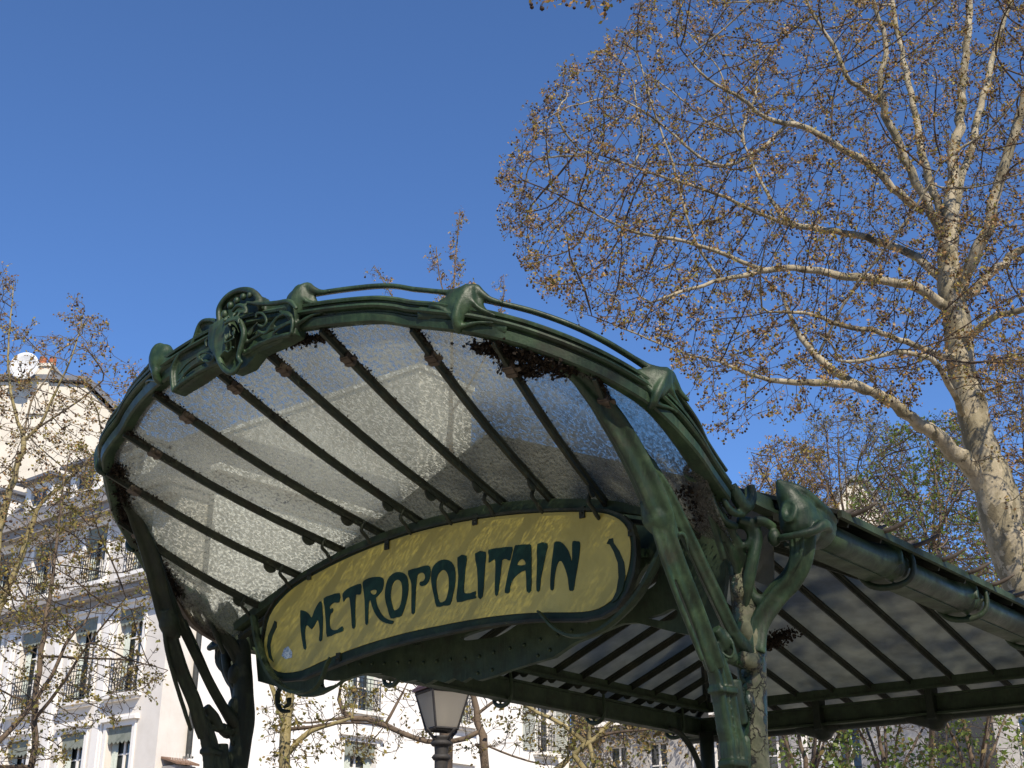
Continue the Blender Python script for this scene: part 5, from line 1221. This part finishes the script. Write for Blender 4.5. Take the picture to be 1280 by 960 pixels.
        tag(obj('seed_stalks', arr_mesh('seed_stalks', st - ob, np.arange(4 * len(c)).reshape(-1, 4)), M['twig'], root), kind='stuff')
    return root

# --- the big plane tree on the right
DT = 17.0
b0 = PW(1345, 900, DT); base = (b0.x, DT, 0)
big = [
 [((b0.x + .05, DT, 0), .42), (1322, 850, 17, .34), (1290, 755, 17, .32), (1258, 665, 17, .30), (1236, 596, 17, .27), (1222, 540, 17, .22), (1210, 490, 17, .205), (1200, 440, 17, .20), (1193, 395, 17, .20), (1186, 350, 17, .17), (1184, 310, 17, .15), (1188, 262, 17.1, .10), (1192, 200, 17.2, .085), (1202, 120, 17.3, .07), (1208, 50, 17.4, .06), (1214, -40, 17.5, .045)],
 [(1236, 612, 17, .20), (1205, 578, 16.8, .16), (1172, 545, 16.5, .13), (1140, 520, 16.3, .105), (1110, 500, 16.1, .09), (1075, 484, 15.9, .075), (1030, 478, 15.7, .065), (985, 478, 15.5, .05), (945, 470, 15.3, .035), (900, 452, 15.1, .022)],
 [(1130, 512, 16.2, .085), (1085, 488, 16.4, .08), (1055, 472, 16.5, .075), (1022, 448, 16.6, .07), (1005, 428, 16.7, .06), (990, 400, 16.8, .04), (975, 360, 17, .025)],
 [(1196, 400, 17, .13), (1170, 372, 16.9, .10), (1135, 356, 16.7, .09), (1085, 348, 16.5, .08), (1035, 341, 16.3, .07), (997, 335, 16.1, .062), (955, 338, 15.9, .055), (910, 348, 15.7, .04), (860, 362, 15.5, .03), (810, 380, 15.3, .02)],
 [(1186, 352, 17, .12), (1165, 338, 17.2, .085), (1145, 320, 17.3, .08), (1110, 306, 17.5, .075), (1072, 294, 17.6, .07), (1027, 286, 17.8, .065), (990, 281, 18, .06), (972, 262, 18.1, .045), (950, 225, 18.3, .03), (930, 180, 18.4, .02)],
 [(1184, 305, 17, .10), (1162, 260, 16.8, .09), (1135, 205, 16.6, .085), (1110, 150, 16.4, .075), (1098, 100, 16.2, .055), (1108, 60, 16.1, .05), (1092, 0, 16, .04), (1080, -50, 16, .03)],
 [(1102, 130, 16.4, .05), (1078, 112, 16.2, .05), (1055, 92, 16.0, .045), (1045, 60, 15.9, .04), (1020, 25, 15.8, .03), (1000, -20, 15.7, .02)],
 [(1150, 262, 16.9, .09), (1120, 238, 16.6, .075), (1085, 205, 16.4, .07), (1035, 175, 16.1, .06), (1005, 158, 16.0, .055), (960, 148, 15.8, .045), (925, 122, 15.6, .035), (880, 95, 15.4, .022), (850, 60, 15.2, .015)],
 [(1186, 300, 17, .09), (1172, 255, 17.4, .085), (1158, 215, 17.5, .08), (1148, 165, 17.7, .072), (1138, 110, 17.8, .065), (1124, 50, 18, .055), (1110, -30, 18.1, .04)],
 [(1190, 290, 17, .09), (1200, 230, 17.3, .08), (1217, 175, 17.5, .075), (1232, 110, 17.7, .07), (1246, 50, 17.9, .06), (1272, -20, 18, .05)],
 [(1198, 372, 17, .13), (1212, 335, 16.8, .12), (1232, 285, 16.5, .11), (1252, 220, 16.3, .10), (1272, 150, 16.1, .09), (1295, 80, 16, .07), (1320, 0, 16, .05)],
 [(1202, 375, 17, .10), (1230, 352, 17.2, .085), (1258, 325, 17.4, .08), (1300, 300, 17.6, .07), (1350, 270, 17.8, .05)],
 [(1198, 432, 17, .10), (1222, 412, 16.6, .07), (1245, 395, 16.3, .065), (1285, 385, 16, .055), (1330, 360, 15.8, .04)],
 [(1200, 448, 17, .09), (1172, 446, 16.6, .06), (1140, 430, 16.3, .055), (1095, 414, 16.0, .05), (1058, 408, 15.8, .045), (1010, 392, 15.5, .03), (960, 390, 15.3, .02)],
 [(1205, 520, 17, .07), (1180, 470, 15.9, .05), (1165, 450, 15.6, .05), (1120, 440, 15.2, .04), (1075, 452, 15, .03), (1040, 450, 14.8, .02)],
 [(985, 281, 18, .045), (940, 262, 17.8, .04), (890, 240, 17.5, .035), (830, 222, 17.2, .028), (770, 200, 17, .02), (720, 185, 16.8, .013)],
 [(955, 338, 15.9, .045), (905, 318, 15.7, .04), (850, 300, 15.5, .034), (790, 290, 15.3, .026), (735, 262, 15.1, .018), (680, 235, 15, .011)],
 [(990, 150, 16, .04), (945, 190, 15.8, .035), (890, 205, 15.6, .03), (820, 150, 15.4, .02), (770, 120, 15.2, .014)],
 [(900, 452, 15.1, .02), (850, 440, 15, .017), (790, 415, 14.9, .013), (740, 395, 14.8, .01)],
 [(1022, 448, 16.6, .03), (1045, 400, 16.3, .03), (1075, 350, 16, .028), (1112, 305, 15.7, .026), (1150, 250, 15.4, .022), (1180, 200, 15.2, .015)],
 [(900, 348, 15.7, .025), (868, 300, 15.6, .024), (842, 210, 15.5, .022), (815, 130, 15.4, .018), (795, 60, 15.3, .012)],
 [(1040, 170, 16.1, .02), (1042, 120, 16.1, .018), (1062, 60, 16.1, .015), (1072, 10, 16.1, .01)],
 [(1262, 660, 17, .12), (1290, 600, 17.3, .08), (1320, 540, 17.6, .05)],
]
crown = [([(650, 145), (700, 85), (745, 55), (790, 10), (830, -70), (1400, -70), (1400, 300), (1000, 300), (800, 300), (690, 300), (640, 260), (612, 232)], 11500, 13.6, 19.5),
         ([(625, 225), (690, 260), (1400, 260), (1400, 500), (1000, 470), (880, 470), (800, 425), (720, 400), (660, 345), (628, 300)], 8500, 13.6, 19),
         ([(820, 440), (1150, 440), (1170, 500), (1100, 520), (1000, 530), (940, 540), (900, 560), (870, 505)], 650, 14, 17),
         ([(1215, 420), (1400, 420), (1400, 700), (1270, 700), (1250, 560)], 600, 15.5, 19)]
make_tree('plane_tree', 'tall plane tree with mottled pale trunk at the right, budding branches filling the sky', base, big, crown, .17, .95, .30,
          M['bark'], M['twig'], M['bud'], iters=80, leaf=(5.0, .044), balls=5200, clump=.8, spur=2, ballr=.016, grow_r=.0044, rs=.76, rs0=.96, maxr=.045, expo=2.0)

# --- budding trees on the left in front of the apartment building
la = PW(10, 960, 15)
make_tree('plane_tree', 'young budding plane tree with yellowish limbs at the far left edge', (la.x - .6, 15, 0),
 [[((la.x - .6, 15, 0), .13), (-20, 880, 15, .10), (-2, 762, 15, .082), (22, 708, 15, .075), (38, 664, 15, .065), (50, 630, 15, .05), (85, 600, 15, .035), (130, 555, 14.9, .02)],
  [(-12, 820, 15, .10), (-8, 720, 15.3, .095), (2, 650, 15.4, .085), (16, 600, 15.4, .078), (29, 552, 15.4, .065), (20, 520, 15.4, .04), (12, 480, 15.4, .032), (10, 440, 15.4, .026), (14, 390, 15.4, .018), (18, 345, 15.4, .010)],
  [(29, 552, 15.4, .05), (48, 534, 15.4, .04), (62, 505, 15.4, .034), (75, 478, 15.4, .03), (88, 450, 15.3, .022), (100, 412, 15.3, .014), (106, 380, 15.2, .008)],
  [(46, 536, 15.4, .028), (70, 520, 15.2, .026), (100, 500, 15, .022), (135, 470, 14.8, .015)],
  [(30, 545, 15.4, .03), (40, 500, 15.5, .025), (60, 470, 15.6, .02), (70, 440, 15.7, .012)]],
 [([(2, 335), (22, 328), (30, 400), (60, 420), (95, 362), (142, 395), (146, 450), (120, 480), (175, 445), (185, 470), (165, 520), (150, 560), (120, 620), (-40, 640), (-60, 420)], 1250, 13.6, 16.6),
  ([(-60, 560), (120, 560), (125, 700), (100, 790), (-60, 800)], 700, 14, 16.5)],
 .14, .9, .22, M['bark_yellow'], M['twig_pale'], M['bud'], leaf=(4.0, .036), balls=420, spur=2, leafmat=M['bud'], ballr=.015, rs=.52)
lb = PW(40, 960, 12.5)
make_tree('street_tree', 'slim dark stemmed tree with sprouting olive leaves before the white balconies, lower left', (lb.x, 12.5, 0),
 [[((lb.x, 12.5, 0), .07), (40, 960, 12.5, .05), (43, 900, 12.5, .046), (48, 840, 12.5, .042), (58, 780, 12.5, .036), (66, 720, 12.5, .03), (73, 660, 12.5, .024), (80, 600, 12.5, .016), (90, 560, 12.5, .01)],
  [(42, 900, 12.5, .03), (75, 860, 12.4, .026), (100, 820, 12.3, .02), (130, 780, 12.2, .014), (160, 745, 12.1, .009)],
  [(-30, 960, 12, .045), (0, 925, 12.1, .042), (30, 893, 12.2, .038), (62, 850, 12.3, .032), (85, 800, 12.3, .025), (115, 770, 12.3, .015)],
  [(50, 820, 12.5, .02), (100, 822, 12.3, .018), (160, 825, 12.1, .013), (210, 838, 12, .007)],
  [(56, 790, 12.5, .02), (30, 745, 12.5, .016), (5, 700, 12.6, .012)],
  [(44, 880, 12.5, .02), (15, 870, 12.5, .016), (-20, 850, 12.5, .012)]],
 [([(-40, 690), (70, 600), (150, 620), (185, 720), (205, 760), (190, 830), (215, 840), (200, 860), (170, 905), (120, 910), (80, 960), (-40, 960)], 1300, 11.2, 13.6),
  ([(80, 560), (130, 560), (165, 700), (60, 720)], 240, 11.5, 13.4)],
 .13, .8, .20, M['bark_brown'], M['twig'], M['bud_olive'], leaf=(4.0, .036), spur=2, rs=.62)

# --- trees behind the sign
def small_tree(name, label, x0, dist, limbs, clouds, bark, twig, leafm, D=.14, leaf=(3.0, .04), **kw):
    b = PW(x0, 960, dist); lb_ = [[((b.x, dist, 0), limbs[0][0][2] * 1.25)] + [(x, y, dist + dd, r_) for (x, y, r_, *q) in limbs[0] for dd in [q[0] if q else 0]]]
    for l in limbs[1:]: lb_.append([(x, y, dist + (q[0] if q else 0), r_) for (x, y, r_, *q) in l])
    return make_tree(name, label, (b.x, dist, 0), lb_, clouds, D, .85, .22, bark, twig, leafm, leaf=leaf, **kw)
small_tree('street_tree', 'young tree with pale yellow trunk just right of the left post', 352, 11.5,
 [[(354, 960, .05), (356, 920, .048), (360, 880, .042), (367, 845, .032), (372, 810, .022), (380, 770, .015)],
  [(354, 900, .028), (346, 875, .024), (336, 850, .018), (328, 820, .010)],
  [(362, 940, .028), (378, 922, .026), (400, 908, .022), (430, 900, .016), (455, 893, .010)],
  [(356, 912, .018), (395, 907, .016), (430, 903, .012), (470, 905, .007)]],
 [([(330, 860), (440, 850), (500, 880), (470, 950), (380, 960), (330, 950)], 90, 10.6, 12.2), ([(320, 730), (400, 730), (400, 840), (330, 840)], 60, 10.8, 12.2)],
 M['bark_yellow'], M['twig'], M['bud_olive'], leaf=(3.0, .036))
small_tree('street_tree', 'grey brown tree with a crooked heavy limb right of the street lantern', 612, 13,
 [[(606, 960, .085), (600, 925, .075), (595, 890, .065), (591, 860, .055), (592, 820, .04), (600, 770, .02)],
  [(598, 915, .05), (575, 925, .05), (545, 928, .05), (515, 922, .052), (490, 912, .055), (460, 900, .06), (436, 896, .06), (426, 885, .045), (423, 868, .03), (428, 850, .02)],
  [(436, 896, .035), (400, 902, .022), (360, 905, .014), (330, 908, .008)],
  [(480, 908, .035), (493, 885, .028), (505, 862, .02), (515, 840, .012)],
  [(590, 900, .035), (610, 882, .03), (625, 873, .024), (640, 862, .012)],
  [(606, 940, .045, .1), (590, 925, .02), (640, 945, .02), (690, 958, .012)]],
 [([(420, 850), (530, 850), (585, 870), (585, 950), (420, 950)], 420, 11.8, 14.0), ([(600, 860), (650, 860), (700, 920), (640, 950), (600, 940)], 80, 12, 14), ([(320, 870), (420, 870), (420, 960), (330, 960)], 60, 12, 13.6)],
 M['bark_brown'], M['twig'], M['bud_olive'], rs=.52)
small_tree('street_tree', 'forked tree with yellow lit limb in front of the shuttered window', 705, 12,
 [[(690, 985, .055), (700, 962, .05), (722, 938, .046), (745, 922, .044), (765, 900, .036), (790, 880, .02)],
  [(735, 930, .04), (700, 905, .036), (668, 888, .034), (640, 872, .032), (622, 866, .022)],
  [(748, 985, .05), (742, 955, .042), (736, 925, .036), (738, 880, .026), (742, 830, .015)],
  [(745, 922, .03), (775, 915, .024), (810, 912, .016), (850, 905, .009)],
  [(668, 888, .02), (672, 870, .018), (668, 850, .01)]],
 [([(630, 850), (720, 850), (860, 885), (850, 930), (780, 960), (700, 960), (640, 930)], 300, 11, 13.2)],
 M['bark_yellow'], M['twig'], M['bud_olive'], rs=.55)

# --- bare and freshly leafing trees beyond the canopy on the right
def far_tree(x0, dist, top, spread, label, leafm, cnt, seed, leaf=(3.0, .09), h0=960, low=700):
    q = np.random.default_rng(seed); D = .3; lim = []
    stem = [(x0, h0, .12), (x0 + q.uniform(-8, 8), (h0 + low) / 2, .11), (x0 + q.uniform(-10, 10), low, .10)]
    lim.append(stem + [(x0 + q.uniform(-15, 15), (low + top) / 2, .06), (x0 + q.uniform(-20, 20), top + 15, .02)])
    for k in range(6):
        a = q.uniform(-1, 1); y0 = low - q.uniform(-40, 60); lim.append([(x0, y0, .06), (x0 + a * spread * .4, y0 - 50 - q.uniform(0, 40), .045), (x0 + a * spread * .75, (y0 + top) / 2 - 20, .03), (x0 + a * spread, top + q.uniform(10, 90), .012)])
    poly = [(x0 - spread, low - 20), (x0 - spread * 1.05, (low + top) / 2), (x0 - spread * .55, top + 20), (x0, top), (x0 + spread * .6, top + 15), (x0 + spread, (low + top) / 2), (x0 + spread, low), (x0, low + 50)]
    b = PW(x0, 960, dist); lb_ = [[((b.x, dist, 0), .2)] + [(x, y, dist + q.uniform(-.5, .5), r_) for x, y, r_ in lim[0]]] + [[(x, y, dist + q.uniform(-1.5, 1.5) * (i > 0), r_) for i, (x, y, r_) in enumerate(l)] for l in lim[1:]]
    make_tree('park_tree', label, (b.x, dist, 0), lb_, [(poly, int(cnt * 3.0), dist - 2.5, dist + 2.5)], D, 1.6, .34, M['bark_brown'], M['twig'], leafm, leaf=leaf, grow_r=.008, spur=3, maxr=.03, sag=.0, rs=.5)
far_tree(985, 30, 545, 66, 'bare reddish budding tree right behind the pointed gutter head', M['bud'], 750, 11, (3.0, .07), low=720)
far_tree(1060, 33, 512, 95, 'fine twigged tree in front of the pale distant gable', M['bud_olive'], 1300, 12, (2.0, .07), low=720)
far_tree(1165, 27, 520, 98, 'tree with fresh green leaves left of the plane trunk above the canopy', M['leaf_green'], 1500, 13, (2.0, .08), low=740)
far_tree(1285, 32, 430, 120, 'tall twiggy tree behind the plane tree at the right edge', M['bud'], 1000, 14, (3.0, .08), low=720)
def shrub(x0, dist, label, leafm, seed, w_=70, top=850, cnt=420):
    q = np.random.default_rng(seed); lim = [[(x0, 980, .07), (x0 - 6, 950, .06), (x0 - 16, 900, .04), (x0 - 28, top + 15, .02)]]
    for k in range(6):
        a = q.uniform(-1, 1); lim.append([(x0 + a * 8, 985, .05), (x0 + a * w_ * .4, 940, .04), (x0 + a * w_ * .8, 890, .026), (x0 + a * w_, top + 5, .012)])
    b = PW(x0, 960, dist); lb_ = [[((b.x, dist, 0), .12)] + [(x, y, dist, r_) for x, y, r_ in lim[0]]] + [[(x, y, dist + q.uniform(-1, 1) * (i > 0), r_) for i, (x, y, r_) in enumerate(l)] for l in lim[1:]]
    poly = [(x0 - w_, 990), (x0 - w_ * 1.1, 900), (x0 - w_ * .6, top), (x0 + w_ * .6, top), (x0 + w_ * 1.1, 900), (x0 + w_, 990)]
    make_tree('small_tree', label, (b.x, dist, 0), lb_, [(poly, cnt, dist - 1.6, dist + 1.6)], .2, 1.3, .28, M['bark_brown'], M['twig'], leafm, leaf=(3.0, .08), grow_r=.005, spur=2, rs=.6)
shrub(1010, 20, 'many stemmed small tree with fresh leaves right of the peeling post', M['leaf_green'], 21)
shrub(1110, 21, 'bright green leafing small tree under the rear beam', M['leaf_green'], 22)
shrub(1220, 22, 'leafing small tree below the canopy at the right edge', M['leaf_green'], 23)
far_tree(300, 44, 300, 90, 'budding tree whose top shows above the arched rim left of its middle', M['bud'], 10, 31) if False else None

# tree tops rising just above the rim behind the canopy
rb = PW(560, 700, 24)
make_tree('plane_tree', 'slender budding tree whose twigs rise above the middle of the green rim', (rb.x, 24, 0),
 [[((rb.x, 24, 0), .16), (560, 800, 24, .12), (562, 600, 24, .07), (564, 480, 24, .04), (566, 380, 24, .022), (570, 320, 24, .014), (575, 262, 24, .007)],
  [(562, 480, 24, .03), (520, 420, 24, .022), (490, 370, 24, .014), (468, 332, 24, .007)],
  [(566, 400, 24, .02), (550, 350, 24, .014), (545, 305, 24, .007)],
  [(562, 520, 24, .03), (610, 440, 24, .02), (628, 380, 24, .012), (630, 340, 24, .006)],
  [(568, 370, 24, .014), (590, 350, 24, .008)]],
 [([(537, 300), (560, 330), (572, 250), (580, 255), (585, 330), (600, 345), (590, 400), (545, 400)], 65, 23, 25), ([(458, 328), (485, 328), (500, 370), (470, 370)], 16, 23.5, 24.5), ([(620, 335), (638, 335), (645, 400), (618, 400)], 16, 23.5, 24.5)],
 .16, 1.2, .22, M['bark_brown'], M['twig'], M['bud'], leaf=(4.0, .05), balls=40, spur=2, ballr=.02)
# near tree overhead: only the ends of one branch hang into the top of the picture; its unseen crown is shaped to dapple the right of the canopy
q = rng.uniform((1.2, -3.5, 6.8), (7.5, 5.2, 12.5), (5200, 3))
ok = (q[:, 0] > 1.25 + (q[:, 2] - 8.5) * .32) & (((q[:, 0] - 4.4) / 3.4) ** 2 + ((q[:, 1] - .9) / 4.6) ** 2 + ((q[:, 2] - 9.4) / 3.2) ** 2 < 1.0) & ((q[:, 2] - 1.6) > .98 * q[:, 1])  # crown edge cut so that its shade begins on the right of the fan
near_cloud = q[ok]
nb = Vector((5.2, 2.2, 0))
make_tree('plane_tree', 'near plane tree outside the picture, crown shaped to shade the canopy, whose hanging seed balls dip in at the top', nb,
 [[((5.2, 2.2, 0), .30), ((5.15, 2.2, 3.0), .24), ((5.0, 2.0, 5.5), .2), ((4.7, 1.6, 8.0), .13), ((4.4, 1.0, 10.0), .08), ((4.2, .8, 12.0), .03)],
  [((5.05, 2.1, 5.2), .16), ((4.4, 3.2, 7.2), .11), ((3.2, 4.4, 8.4), .08), ((2.0, 5.4, 8.7), .05), ((1.1, 6.2, 8.3), .03), ((.6, 6.6, 7.5), .014), ((.25, 6.8, 7.16), .006)],
  [((1.3, 6.1, 8.4), .018), ((.85, 6.9, 7.7), .010), ((.5, 7.1, 7.34), .006)],
  [((4.9, 1.9, 6.5), .12), ((3.4, .6, 8.2), .09), ((2.2, -.6, 9.2), .05)],
  [((4.9, 1.9, 6.0), .12), ((5.6, -.2, 8.0), .09), ((5.6, -2.2, 9.4), .05)],
  [((4.7, 1.6, 8.0), .09), ((6.2, 2.4, 9.4), .06), ((7.0, 2.8, 10.2), .03)],
  [((4.8, 1.7, 7.4), .09), ((3.2, 2.2, 8.8), .06), ((2.0, 2.4, 9.6), .03)]],
 [([(640, -35), (745, -35), (800, -25), (755, 8), (705, 16), (640, 12)], 150, 6.4, 7.3), near_cloud],
 .16, 1.1, .30, M['bark'], M['twig'], M['bud'], leaf=(9.0, .036), balls=3000, spur=2, ballr=.015)
